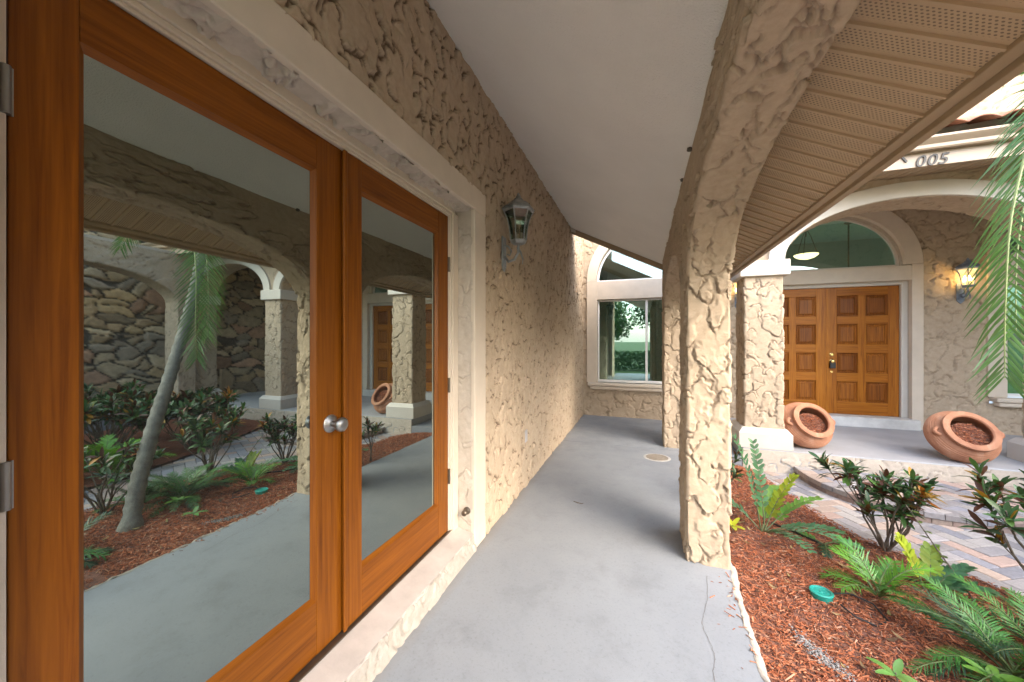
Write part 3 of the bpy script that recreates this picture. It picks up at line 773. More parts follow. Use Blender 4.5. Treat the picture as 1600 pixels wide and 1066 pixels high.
hp(flat_stucco('upper_wall', lambda a, z: st(a, 6.32, z), (0, -1, 0), .6, 9.0, 2.3, 4.6, .022, M['stucco'], None, 81, size=(.09, .2), h=.025, density=1.1))
mb = MB(); mb.box(.6, 9, 6.35, 6.5, 2.3, 4.6); mb.box(.5, 9.1, 5.95, 6.6, 4.6, 4.75); hp(mb.build('upper_wall_core', M['stucco_light'], None))

# ------------------------------------------------------------------ ground, slab, platform
def struct(o): o['kind'] = 'structure'; return o
def plane_grid(x0, x1, y0, y1, z, res): 
    pass
mb = MB(); mb.add([(-600, -600, -1.74), (600, -600, -1.74), (600, 600, -1.74), (-600, 600, -1.74)], [(0, 1, 2, 3)]); struct(mb.build('lawn', M['lawn']))
# patio slab with a wavering poured edge
edge = [(-3.0, .50), (-.5, .50), (1.2, .497), (1.83, .502), (2.12, .503), (2.45, .512), (2.66, .545), (3.1, .555), (3.4, .53), (4.2, .525), (5.2, .53), (5.272, .53)]
ey = np.arange(-2.6, 5.272, .02); rg = np.random.default_rng(3)
ex = np.interp(ey, [e[0] for e in edge], [e[1] for e in edge]) + np.interp(ey, np.arange(-2.6, 5.4, .07), rg.normal(0, .004, len(np.arange(-2.6, 5.4, .07))))
n = len(ey)
V = [(-1.14, y, ZF) for y in ey] + [(x - .012, y, ZF) for x, y in zip(ex, ey)] + [(x, y, ZF - .010) for x, y in zip(ex, ey)] + [(x + .012, y, ZF - .2) for x, y in zip(ex, ey)]
F = [(k * n + i, (k + 1) * n + i, (k + 1) * n + i + 1, k * n + i + 1) for k in range(3) for i in range(n - 1)]
patio = struct(mesh_np('patio', V, F, M['concrete'], None))
mb = MB(); mb.box(-1.14, 1.175, 5.272, YB + .02, ZF - .2, ZF); struct(mb.build('patio', M['concrete']))
# rough render left on the slab's edge
rg = np.random.default_rng(5); ly = np.arange(-.6, 2.70, .008); lx = np.interp(ly, ey, ex); nl_ = len(ly)
wob = [np.interp(ly, np.arange(-.7, 2.9, q), rg.normal(0, a, len(np.arange(-.7, 2.9, q)))) for q, a in ((.05, .004), (.018, .0025), (.03, .004), (.025, .003))]
rows_ = [(lx - .016 + wob[0] + wob[1], ZF + .0012 + 0 * ly), (lx - .006 + wob[1], ZF + .005 + wob[3]), (lx + .012 + wob[2] + wob[1], ZF - .004 + wob[3]), (lx + .024 + wob[2] * 1.5, ZF - .03 + wob[1]), (lx + .028 + wob[0] * 1.5 + wob[3], ZF - .06 + wob[2]), (lx + .034 + wob[2], ZF - .14 + 0 * ly)]
V = [(x, y, z) for (xs__, zs__) in rows_ for x, y, z in zip(xs__, ly, zs__)]
F = [(k * nl_ + i, (k + 1) * nl_ + i, (k + 1) * nl_ + i + 1, k * nl_ + i + 1) for k in range(5) for i in range(nl_ - 1)]
struct(mesh_np('slab_edge', V, F, M['edge'], None, None, True))
# crack in the slab
mb = MB(); pts = [(1105, 900), (1106, 935), (1100, 960), (1097, 975), (1102, 990), (1112, 1010), (1118, 1030), (1114, 1048), (1117, 1066), (1119, 1100)]
def gz(x, y, z):
    u = (x - 800) / 570; v = -(y - 533) / 570; c_, s_ = cos(TH), sin(TH); k = z / v
    return ((u * c_ - s_) * k, (u * s_ + c_) * k, z)
cr = []
for (a, b), (c_, d_) in zip(pts[:-1], pts[1:]):
    for i in range(4): cr.append(gz(a + (c_ - a) * i / 4 + rnd.uniform(-1, 1), b + (d_ - b) * i / 4, ZF + .0015))
vs = []
for q in cr: w_ = rnd.uniform(.0004, .0013); vs += [(q[0] - w_, q[1], q[2]), (q[0] + w_, q[1], q[2])]
mb.add(vs, [(2 * i, 2 * i + 1, 2 * i + 3, 2 * i + 2) for i in range(len(cr) - 1)]); struct(mb.build('crack', M['joint'], None))
# entry platform
mb = MB(); mb.box(1.18, 9, YE - .075, YB + .02, ZP - .4, ZP); struct(mb.build('entry_platform', plain('pale_porch_paint', (.36, .365, .375), .6, .12, 2.5, .25, 90), None, .012))
struct(flat_stucco('platform_riser', lambda a, z: st(a, YE - .079, z), (0, -1, 0), 1.18, 6.3, ZPAV - .05, ZP - .012, .011, M['stucco_light'], None, 91, size=(.06, .13), h=.012, density=.9))
mb = MB(); mb.box(6.3, 8.2, -1.0, YE - .08, ZP - .4, ZP - .002); struct(mb.build('side_platform', M['concrete'], None, .012))

# ------------------------------------------------------------------ paving
PB = [(-6, 2.25), (0, 2.28), (1.5, 2.27), (2.4, 2.24), (3.05, 2.17), (3.25, 2.06), (3.45, 1.85), (3.65, 1.58), (4.15, 1.445), (4.7, 1.31), (5.12, 1.21), (5.3, 1.19)]
PF = [(-6, 3.0), (0, 3.0), (2.2, 3.02), (2.7, 3.1), (4.0, 3.5), (5.3, 4.1)]
def pb(y): return np.interp(y, [p[0] for p in PB], [p[1] for p in PB])
def pf(y): return np.interp(y, [p[0] for p in PF], [p[1] for p in PF])
SC, SRX, SRY = 2.66, .95, 1.04; SY0 = YE - .085
def in_step(x, y, e=0.): return (np.abs((x - SC) / (SRX + e)) ** 2.4 + np.abs((SY0 - y) / (SRY + e)) ** 2.4 < 1)
pal = 1.22 * np.array([(.29, .275, .28), (.22, .22, .245), (.33, .245, .21), (.36, .285, .24), (.31, .29, .275), (.25, .235, .235)])
def paver_blocks(cx, cy, ang, lx, ly, z, seed, th=.05):
    rg = np.random.default_rng(seed); n = len(cx)
    ca, sa = np.cos(ang), np.sin(ang); V = np.zeros((n, 12, 3)); g = .0025; ch = .006
    tz = z + rg.normal(0, .0012, n)
    for k, (sx_, sy_) in enumerate(((-1, -1), (1, -1), (1, 1), (-1, 1))):
        for lev, (ins, dz) in enumerate(((g, -th), (g, -ch * .7), (g + ch, 0))):
            px = sx_ * (lx / 2 - ins); py = sy_ * (ly / 2 - ins)
            V[:, lev * 4 + k, 0] = cx + px * ca - py * sa; V[:, lev * 4 + k, 1] = cy + px * sa + py * ca; V[:, lev * 4 + k, 2] = tz + dz
    base = np.array([(8, 9, 10, 11)] + [(l * 4 + i, l * 4 + (i + 1) % 4, l * 4 + 4 + (i + 1) % 4, l * 4 + 4 + i) for l in (0, 1) for i in range(4)])
    F = (np.arange(n)[:, None, None] * 12 + base[None]).reshape(-1, 4)
    col = pal[rg.integers(0, len(pal), n)] * rg.uniform(.85, 1.12, (n, 1))
    return V.reshape(-1, 3), F, np.repeat(col, 12, 0)
def herringbone(x0, x1, y0, y1, w, rot):
    """centres, angles of a herringbone of w x 2w blocks turned by rot"""
    out = []
    cx, cy = (x0 + x1) / 2, (y0 + y1) / 2; Rr = max(x1 - x0, y1 - y0)
    m = int(Rr / w) + 4
    for i in range(-m, m):
        for j in range(-m, m):
            k = (i - j) % 4
            if k == 0: u, v, a = (i + 1) * w, (j + .5) * w, 0
            elif k == 2: u, v, a = (i + .5) * w, (j + 0) * w, pi / 2
            else: continue
            X = cx + u * cos(rot) - v * sin(rot); Y = cy + u * sin(rot) + v * cos(rot)
            if x0 < X < x1 and y0 < Y < y1: out.append((X, Y, a + rot))
    return np.array(out)
pw_ = .112
hb = herringbone(1.1, 4.2, -3.0, 5.4, pw_, R(28))
k = (hb[:, 0] > pb(hb[:, 1]) - .05) & (hb[:, 0] < pf(hb[:, 1]) + .05) & (hb[:, 1] < SY0 + .02) & ~in_step(hb[:, 0], hb[:, 1], -.12)
hb = hb[k]
V, F, col = paver_blocks(hb[:, 0], hb[:, 1], hb[:, 2], 2 * pw_, pw_, ZPAV, 1)
struct(mesh_np('paver_path', V, F, M['paver'], None, col))
mb = MB(); yy = np.arange(-6, 5.3, .1)
vs = [(float(pb(y)) - .08, y, ZPAV - .012) for y in yy] + [(float(pf(y)) + .08, y, ZPAV - .012) for y in yy]; n = len(yy)
mb.add(vs, [(i, n + i, n + i + 1, i + 1) for i in range(n - 1)]); struct(mb.build('joint_sand', M['joint']))
# curved paved step
ZS = -1.502
hs = herringbone(1.6, 3.8, 4.1, 5.4, pw_, R(28)); hs = hs[in_step(hs[:, 0], hs[:, 1], -.13) & (hs[:, 1] < SY0 - .03)]
V1, F1, c1 = paver_blocks(hs[:, 0], hs[:, 1], hs[:, 2], 2 * pw_, pw_, ZS, 2)
tt = np.linspace(0, pi, 3000); 
def sup(t, e=0): 
    ct, sn = np.cos(t), np.sin(t)
    return SC - (SRX + e) * np.sign(ct) * np.abs(ct) ** (2 / 2.4), SY0 - (SRY + e) * np.abs(sn) ** (2 / 2.4)
bx_, by_ = sup(tt); L = np.concatenate([[0], np.cumsum(np.hypot(np.diff(bx_), np.diff(by_)))])
nb_ = int(L[-1] / .125); sL = np.linspace(0, L[-1], nb_ + 1)
Vs = []; Fs = []; cs = []; rg = np.random.default_rng(8)
def curved_block(s0, s1, d0, d1, z0, z1, col):
    o = sum(len(v) for v in Vs); vv = []
    g = .003
    for s_ in (s0 + g, s1 - g):
        x = np.interp(s_, L, bx_); y = np.interp(s_, L, by_); e = .01
        tx = np.interp(s_ + e, L, bx_) - np.interp(s_ - e, L, bx_); ty = np.interp(s_ + e, L, by_) - np.interp(s_ - e, L, by_); q = sqrt(tx * tx + ty * ty) + 1e-9
        nx, ny = -ty / q, tx / q                                     # inward
        for (d, z) in ((d0, z0), (d0, z1 - .006), (d0 + .006, z1), (d1 - .004, z1), (d1, z0)): vv.append((x + nx * d, y + ny * d, z))
    Vs.append(vv); Fs.extend([tuple(o + i for i in f) for f in ((0, 5, 6, 1), (1, 6, 7, 2), (2, 7, 8, 3), (3, 8, 9, 4))]); Fs.extend([(o, o + 1, o + 2, o + 2), (o + 5, o + 7, o + 6, o + 6)][:0])
    cs.append(np.repeat(np.array(col)[None], 10, 0))
    Fs.append((o, o + 1, o + 3, o + 4)); Fs.append((o + 5, o + 9, o + 8, o + 6))
for i in range(nb_):
    # inward sign check is done once below
    curved_block(sL[i], sL[i + 1], 0, .15, ZS - .05, ZS, pal[rg.integers(0, 6)] * rg.uniform(.85, 1.1))
    curved_block(sL[i] + .05, min(sL[i + 1] + .05, L[-1]), .008, .14, ZPAV - .02, ZS - .053, pal[rg.integers(2, 4)] * rg.uniform(.75, 1.0))
V2 = np.concatenate([np.array(v) for v in Vs]); F2 = np.array(Fs) ; c2 = np.concatenate(cs)
struct(mesh_np('paver_step', np.concatenate([V1, V2]), np.concatenate([F1, F2 + len(V1)]), M['paver'], None, np.concatenate([c1, c2])))
mb = MB(); xs_, ys_ = sup(np.linspace(0, pi, 60), -.05)
mb.add([(x, y, ZS - .012) for x, y in zip(xs_, ys_)], [tuple(range(60))]); struct(mb.build('joint_sand', M['joint']))

# ------------------------------------------------------------------ mulch
def slab_x(y): return np.interp(y, ey, ex)
def mulch_z(x, y):
    t = np.clip((x - slab_x(y)) / np.maximum(pb(y) - slab_x(y), .1), 0, 1)
    return ZM - .045 * t ** 2 + .010 * np.sin(5.1 * x + 3 * y) + .008 * np.sin(9 * y - 4 * x)
nx, ny = 120, 420
Yg = np.linspace(-3, 5.26, ny); T = np.linspace(0, 1, nx)
Xg = slab_x(Yg)[:, None] + (pb(Yg) + .02 - slab_x(Yg))[:, None] * T[None]; YY = np.broadcast_to(Yg[:, None], Xg.shape)
Zg = mulch_z(Xg, YY) + np.random.default_rng(4).normal(0, .003, Xg.shape)
soil = struct(grid_obj('planting_bed', st(Xg, YY, Zg), np.broadcast_to(np.array([0, 0, 1.]), Xg.shape + (3,)), np.zeros(Xg.shape), M['soil'], None))
Yg2 = np.linspace(-3, 5.26, 200); X2 = pf(Yg2)[:, None] + (6.29 - pf(Yg2))[:, None] * np.linspace(0, 1, 80)[None]; YY2 = np.broadcast_to(Yg2[:, None], X2.shape)
struct(grid_obj('planting_bed', st(X2, YY2, np.full(X2.shape, ZPAV + .03) + np.random.default_rng(6).normal(0, .006, X2.shape)), np.broadcast_to(np.array([0, 0, 1.]), X2.shape + (3,)), np.zeros(X2.shape), M['chip'], None, col=np.broadcast_to(np.array([.17, .065, .038]), X2.shape + (3,)).copy()))
def chips(px, py, pz, seed, lmin=.012, lmax=.052, parent=None, name='bark_mulch'):
    rg = np.random.default_rng(seed); n = len(px)
    L_ = rg.uniform(lmin, lmax, n) * rg.uniform(.35, 1.1, n); Wd = rg.uniform(.002, .010, n) * rg.uniform(.5, 1.2, n); Th = rg.uniform(.001, .004, n)
    az = rg.uniform(0, 2 * pi, n); el = rg.normal(0, .22, n); ro = rg.normal(0, .5, n)
    d = np.stack([np.cos(az) * np.cos(el), np.sin(az) * np.cos(el), np.sin(el)], -1)
    s_ = np.stack([-np.sin(az), np.cos(az), 0 * az], -1); u = np.cross(d, s_)
    s2 = s_ * np.cos(ro)[:, None] + u * np.sin(ro)[:, None]; u2 = np.cross(d, s2)
    P0 = np.stack([px, py, pz + np.abs(np.sin(el)) * L_ * .4], -1)
    V = np.zeros((n, 8, 3)); i = 0
    for a in (-1, 1):
        tp = rg.uniform(.1, 1, n)
        for b, c in ((-1, -1), (1, -1), (1, 1), (-1, 1)):
            V[:, i] = P0 + d * (a * L_ / 2)[:, None] + s2 * (b * Wd / 2 * tp)[:, None] + u2 * (c * Th / 2)[:, None]; i += 1
    base = np.array([(0, 1, 5, 4), (1, 2, 6, 5), (2, 3, 7, 6), (3, 0, 4, 7), (3, 2, 1, 0), (4, 5, 6, 7)])
    F = (np.arange(n)[:, None, None] * 8 + base[None]).reshape(-1, 4)
    pl = np.array([(.50, .175, .085), (.44, .145, .065), (.55, .25, .14), (.28, .095, .05), (.56, .33, .22), (.15, .06, .04)])
    col = pl[rg.choice(6, n, p=[.28, .25, .17, .16, .06, .08])] * rg.uniform(.8, 1.15, (n, 1))
    return mesh_np(name, V.reshape(-1, 3), F, M['chip'], parent, np.repeat(col, 8, 0))
rg = np.random.default_rng(12)
y_ = np.concatenate([rg.uniform(1.4, 3.2, 24000), rg.uniform(3.2, 5.26, 11000), rg.uniform(-.5, 1.4, 5000)])
t_ = rg.random(len(y_)); x_ = slab_x(y_) + .03 + (pb(y_) + .03 - slab_x(y_)) * t_
ys2 = rg.uniform(1.6, 2.6, 45); xs2 = slab_x(ys2) - rg.exponential(.035, 45) - .01
zz_ = np.concatenate([mulch_z(x_, y_) + rg.uniform(0, .010, len(x_)), np.full(45, ZF + .003)]); x_ = np.concatenate([x_, xs2]); y_ = np.concatenate([y_, ys2])
o = chips(x_, y_, zz_, 13); o['kind'] = 'stuff'; tag(o, 'red brown shredded bark mulch covering the bed beside the patio', 'mulch')
lv = None
rg = np.random.default_rng(91)
def fallen(n):
    V = []; F = []; cc = []
    for i in range(n):
        y = rg.uniform(1.5, 4.6); x = float(slab_x(y)) + rg.uniform(.05, .9) * float(pb(y) - slab_x(y)); z = float(mulch_z(np.array(x), np.array(y))) + .014
        L = rg.uniform(.03, .075); w = L * rg.uniform(.2, .34); a = rg.uniform(0, 6.28); d = np.array([cos(a), sin(a), rg.uniform(-.15, .2)]); sd_ = np.array([-sin(a), cos(a), rg.uniform(-.3, .3)]); o = len(V)
        for t in (0, .25, .5, .75, 1):
            h_ = max(.02, sin(pi * t)) * w / 2; q = np.array([x, y, z]) + d * (t - .5) * L + np.array([0, 0, .012 * (2 * t - 1) ** 2])
            V += [q - sd_ * h_ + np.array([0, 0, .3 * h_]), q + sd_ * h_ + np.array([0, 0, .3 * h_])]
        F += [(o + 2 * k, o + 2 * k + 1, o + 2 * k + 3, o + 2 * k + 2) for k in range(4)]
        cc += [[(.22, .13, .06), (.30, .20, .10), (.12, .07, .04), (.34, .28, .12)][rg.integers(0, 4)]] * 10
    return mesh_np('leaf_litter', V, F, M['chip'], None, np.array(cc), True)
o = fallen(110); o['kind'] = 'stuff'; tag(o, 'scattered dry brown leaves on the red mulch', 'leaf litter')
# pale ash-like patch of bare sand in the mulch
mb = MB()
px_, py_ = .80, 2.19
rg = np.random.default_rng(15); n = 900; a_ = rg.normal(0, 1, n); b_ = rg.normal(0, 1, n)
x_ = px_ + a_ * .035 + b_ * .01 + .02; y_ = py_ - a_ * .06 + b_ * .022
V = []; F = []
for x, y in zip(x_, y_):
    r = rnd.uniform(.002, .007); z = float(mulch_z(np.array(x), np.array(y))) + rnd.uniform(.004, .012); o = len(V)
    V += [(x + r, y, z), (x, y + r, z), (x - r, y, z), (x, y - r, z), (x, y, z + r * .7), (x, y, z - r)]
    F += [(o, o + 1, o + 4), (o + 1, o + 2, o + 4), (o + 2, o + 3, o + 4), (o + 3, o, o + 4)]
gc = np.repeat(np.array([(.30, .29, .28), (.22, .22, .22), (.36, .34, .32), (.05, .05, .05)])[rg.choice(4, n, p=[.4, .3, .15, .15])], 6, 0)
o = mesh_np('ash_patch', V, F, M['chip'], None, gc); o['kind'] = 'stuff'; tag(o, 'patch of pale grey grit lying in the red mulch near the patio edge', 'grit')

# ------------------------------------------------------------------ plants
def unit(v): v = np.array(v, float); return v / (np.linalg.norm(v) + 1e-9)
class Leaves:
    def __init__(s): s.V = []; s.F = []; s.c = []
    def leaf(s, p, d, up, L, Wd, col, curl=.3, segs=4, shape='lance', fold=.15):
        d = unit(d); side = np.cross(d, up); 
        if np.linalg.norm(side) < 1e-3: side = np.cross(d, (1, 0, .2))
        side = unit(side); nrm = np.cross(side, d); o = len(s.V); p = np.array(p, float)
        for i in range(segs + 1):
            t = i / segs
            w = {'lance': sin(pi * min(1, t * .96 + .04)) ** .8, 'ov': sin(pi * (t * .9 + .06)) ** .55, 'strap': min(1, 4 * t + .25) * (1 - t ** 3), 'obov': sin(pi * t ** 1.4 * .93 + .1) ** .7}[shape]
            q = p + d * L * t * (1 - .12 * curl * t) - nrm * (-1) * 0 + nrm * (-curl * L * t * t)
            hw = max(w, .03) * Wd / 2
            s.V += [q - side * hw + nrm * fold * hw, q, q + side * hw + nrm * fold * hw]; s.c += [col] * 3
        for i in range(segs):
            for k in (0, 1): a = o + i * 3 + k; s.F.append((a, a + 1, a + 4, a + 3))
    def build(s, name, parent=None): return mesh_np(name, np.array(s.V), np.array(s.F), M['leaf'], parent, np.array(s.c), True)
def jit(c, k=.18): f = 1 + rnd.uniform(-k, k); return tuple(max(.003, x * f * (1 + rnd.uniform(-.08, .08))) for x in c)
def frond_path(base, az, el, L, droop, n=14):
    """rachis curve rising at el and drooping"""
    p = np.array(base, float); pts = [p.copy()]; e = el
    for i in range(n):
        d = np.array([cos(az) * cos(e), sin(az) * cos(e), sin(e)]); p = p + d * L / n; pts.append(p.copy()); e -= droop / n * (.5 + i / n)
    return pts
def pinnate(lv, pts, nl, LL, LW, col, t0=.15, ang=60, shape='lance', curl=.15, jitter=.14, prof=lambda t: sin(pi * (.12 + .8 * t)) ** .6, lift=.15, droopleaf=0):
    n = len(pts) - 1
    for i in range(nl):
        t = t0 + (1 - t0) * (i + .5) / nl; f = t * n; k = min(int(f), n - 1); p = pts[k] + (pts[k + 1] - pts[k]) * (f - k); d = unit(pts[k + 1] - pts[k])
        side = unit(np.cross(d, (0, 0, 1))); up = np.cross(side, d)
        a = R(ang * (1 - .45 * t))
        for sgn in (-1, 1):
            dd = d * cos(a) + side * sgn * sin(a) + up * (lift + rnd.uniform(-jitter, jitter)) + np.array([0, 0, -droopleaf])
            dd = dd + np.array([rnd.uniform(-jitter, jitter) for _ in range(3)])
            lv.leaf(p, dd, up, LL * prof(t) * rnd.uniform(.9, 1.1), LW * rnd.uniform(.9, 1.1) * (.6 + .4 * prof(t)), jit(col), curl + rnd.uniform(-.1, .1), 4 if shape != 'strap' else 5, shape)
def plant_thing(name, base, label, cat, group=None):
    e = empty(name, base); tag(e, label, cat, group); return e
def rel(pts, b): return [np.array(p) - np.array(b) for p in pts]
def ground(x, y): return float(mulch_z(np.array(x), np.array(y)))

GREEN = (.07, .23, .04); BRIGHT = (.14, .36, .035); YEL = (.36, .44, .04); DKG = (.03, .085, .035); BLUE = (.07, .17, .075)
def cycad(x, y, label, fr, L, seed, cols=(GREEN,), name='coontie_cycad', cat='cycad', LL=.13, LW=.014, nl=26, z=None, els=(20, 75), az=None, droop=1.1, shape='strap', stem=True, group=None, stalks=.1):
    rnd.seed(seed); z = ground(x, y) if z is None else z
    e = plant_thing(name, (x, y, z), label, cat, group); lv = Leaves(); mb = MB()
    for i in range(fr):
        a = 2 * pi * i / fr + rnd.uniform(-.35, .35) if az is None else az[i][0]
        el = R(rnd.uniform(*els)) if az is None else az[i][1]
        Lf = L * rnd.uniform(.75, 1.1) if az is None else L * az[i][2]
        pts = frond_path((rnd.uniform(-.015, .015), rnd.uniform(-.015, .015), 0), a, el, Lf, droop * rnd.uniform(.8, 1.3))
        pinnate(lv, pts, nl, LL, LW, rnd.choice(cols), t0=.22, shape=shape)
        mb.tube(pts, [.006 * (1 - .75 * k / (len(pts) - 1)) for k in range(len(pts))], 6, 0, None)
    lv.build('foliage', e); mb.build('stems', plain('green_stem', (.09, .13, .04), .6, .3, 20), e)
    return e
def croton(x, y, label, h, spread, nb, seed, z=None, group=None, dens=11, leafL=.12):
    rnd.seed(seed); z = ground(x, y) if z is None else z
    e = plant_thing('croton_shrub', (x, y, z), label, 'shrub', group); lv = Leaves(); mb = MB()
    pals = [(.05, .11, .035), (.035, .075, .03), (.07, .15, .035), (.09, .035, .02), (.13, .05, .02), (.36, .19, .02), (.06, .15, .055)]
    wts = [5, 4, 4, 3, 2, 1, 3]
    tips = []
    for i in range(nb):
        a = 2 * pi * i / nb + rnd.uniform(-.4, .4); rr = spread * rnd.uniform(.35, 1); hh = h * rnd.uniform(.62, 1)
        p0 = np.array([rnd.uniform(-.02, .02), rnd.uniform(-.02, .02), -.02]); p3 = np.array([rr * cos(a), rr * sin(a), hh])
        p1 = p0 + (p3 - p0) * .4 + np.array([rnd.uniform(-.05, .05), rnd.uniform(-.05, .05), -.02]) * 1; p1[2] = hh * .38
        p2 = p0 + (p3 - p0) * .75 + np.array([rnd.uniform(-.05, .05), rnd.uniform(-.05, .05), 0]); p2[2] = hh * .72
        mb.tube([p0, p1, p2, p3], [.008, .0065, .005, .0035], 6); tips.append((p3, unit(p3 - p2 + np.array([0, 0, .05]))))
        if rnd.random() < .75:
            q = p2 + np.array([rnd.uniform(-.13, .13), rnd.uniform(-.13, .13), rnd.uniform(.04, .16)]) * (h / .5); mb.tube([p1, (p1 + q) / 2 + np.array([0, 0, -.02]), q], [.005, .004, .003], 6); tips.append((q, unit(q - p1)))
    for (p, d) in tips:
        hot = rnd.random() < .10
        u = unit(np.cross(d, (0, 0, 1.) if abs(d[2]) < .95 else (1., 0, 0))); w = np.cross(d, u)
        for k in range(int(dens * 1.7)):
            a = k * 2.4; tilt = rnd.uniform(.4, 1.5) if k > 2 else .25
            dd = d * cos(tilt) + (u * cos(a) + w * sin(a)) * sin(tilt)
            col = rnd.choice([(.45, .20, .015), (.38, .12, .015), (.30, .26, .03)]) if hot and rnd.random() < .5 else rnd.choices(pals, wts)[0]
            lv.leaf(p - d * rnd.uniform(0, .11), dd, d if abs(np.dot(dd, d)) < .98 else u, leafL * rnd.uniform(.7, 1.1), leafL * .26, jit(col), rnd.uniform(-.05, .45), 4, 'obov', .3)
    lv.build('foliage', e); mb.build('stems', M['bark'], e)
    return e
# cardboard cycad beside the near column
def zamia(x, y, label, fronds, seed, cols):
    rnd.seed(seed); z = ground(x, y); e = plant_thing('cardboard_cycad', (x, y, z), label, 'cycad'); lv = Leaves(); mb = MB()
    for (a, el, L, dr, ci) in fronds:
        pts = frond_path((rnd.uniform(-.02, .02), rnd.uniform(-.02, .02), 0), R(a), R(el), L, dr)
        pinnate(lv, pts, 13, .062, .030, cols[ci], t0=.25, ang=68, shape='ov', curl=.1, lift=.25, prof=lambda t: .75 + .35 * sin(pi * t))
        mb.tube(pts, [.006 * (1 - .7 * k / (len(pts) - 1)) for k in range(len(pts))], 6)
    lv.build('foliage', e); mb.build('stems', plain('olive_stem', (.10, .12, .05), .6, .3, 20), e)
    return e
BL2 = (.09, .22, .10)
zamia(.90, 3.40, 'cardboard cycad with round grey green and lime leaflets beside the near column', [(150, 82, .75, .35, 1), (110, 84, .70, .3, 1), (30, 66, .52, .5, 2), (60, 52, .46, .7, 3), (20, 48, .52, .8, 3), (-35, 32, .58, .9, 0), (-70, 30, .50, .8, 0), (-10, 28, .5, .7, 1), (170, 50, .45, .8, 0)], 3, [BL2, BLUE, YEL, (.16, .33, .06)])
cycad(1.33, 2.80, 'bright green coontie cycad in mid bed right of the teal cap', 12, .33, 5, (BRIGHT, GREEN, GREEN, (.09, .25, .03)), LL=.095, LW=.0085, nl=20, els=(30, 80))
cycad(1.60, 2.34, 'dark green coontie cycad with long fronds at lower right corner of bed', 26, .44, 6, (GREEN, DKG, (.045, .15, .03)), LL=.08, LW=.006, nl=28, els=(12, 62), droop=1.0)
cycad(1.86, 2.52, 'deep green coontie cycad behind the corner cycad close to the paving', 20, .42, 9, (GREEN, DKG, (.05, .16, .04)), LL=.08, LW=.006, nl=27, els=(20, 65), droop=.9)
zamia(1.66, 2.98, 'cardboard cycad with pale yellow upright fronds behind the bright coontie', [(130, 74, .30, .4, 0), (60, 64, .27, .5, 1), (-20, 42, .28, .9, 2), (20, 50, .3, .8, 2)], 8, [YEL, (.28, .40, .05), BL2])
cycad(1.98, 2.22, 'dense green coontie cycad in the far right corner of the near bed', 20, .40, 19, (GREEN, (.07, .21, .04)), LL=.08, LW=.006, nl=27, els=(20, 65), droop=.9)
croton(1.72, 3.52, 'bronze and green croton shrub with a few orange leaves before the paved step', .62, .26, 13, 21, dens=14, leafL=.11)
croton(2.24, 2.98, 'dark leggy croton shrub with drooping stems at right end of the bed', .74, .32, 13, 22)
croton(.72, 3.75, 'small bronze croton sapling tucked behind the near column', .55, .10, 3, 23, dens=8, leafL=.10)
cycad(1.30, 3.42, 'tiny sparse coontie seedling with one drooping frond in the mulch', 3, .24, 11, (GREEN, DKG), LL=.07, LW=.012, nl=14, els=(15, 40))
def seedling(x, y, label, n, L, col, seed, z=None):
    rnd.seed(seed); z = ground(x, y) if z is None else z; e = plant_thing('seedling', (x, y, z), label, 'plant'); lv = Leaves(); mb = MB()
    mb.tube([(0, 0, -.02), (.004, 0, .03), (0, .004, .06)], [.003, .003, .002], 6)
    for i in range(n): a = i * 2.4; lv.leaf((0, 0, .05), (cos(a), sin(a), rnd.uniform(.2, .9)), (0, 0, 1), L * rnd.uniform(.7, 1.1), L * .32, jit(col), .3, 4, 'ov')
    lv.build('leaves', e); mb.build('stem', M['bark'], e)
seedling(1.06, 2.10, 'pale green seedling at the front of the mulch bed', 6, .10, (.14, .30, .07), 31)
seedling(.67, 3.30, 'yellow leaved sprout beside the foot of the near column', 7, .11, (.42, .46, .03), 32)
seedling(1.43, 2.20, 'lance leaved light green shoot before the corner cycad', 7, .12, (.16, .34, .04), 33)
# thin vine stem rising from the bed
rnd.seed(41); vb = (1.86, 2.95, ground(1.86, 2.95)); e = plant_thing('vine_stem', vb, 'single thin twining stem with small leaves between the coontie and the paving', 'vine')
mb = MB(); vp = [np.array([0, 0, 0.]), np.array([-.05, .06, .12]), np.array([-.10, .14, .24]), np.array([-.15, .20, .36]), np.array([-.19, .26, .46])]
mb.tube(vp, [.005, .0045, .004, .003, .002], 6, 0); mb.build('stem', M['bark'], e); lv = Leaves()
for i in range(12):
    t = i / 12 * 3.8 + .2; k_ = int(t); p = vp[k_] + (vp[min(k_ + 1, 4)] - vp[k_]) * (t - k_); a = i * 2.2
    lv.leaf(p, (cos(a), sin(a), .3), (0, 0, 1), .045, .028, jit((.12, .19, .04)), .2, 3, 'ov')
lv.build('leaves', e)
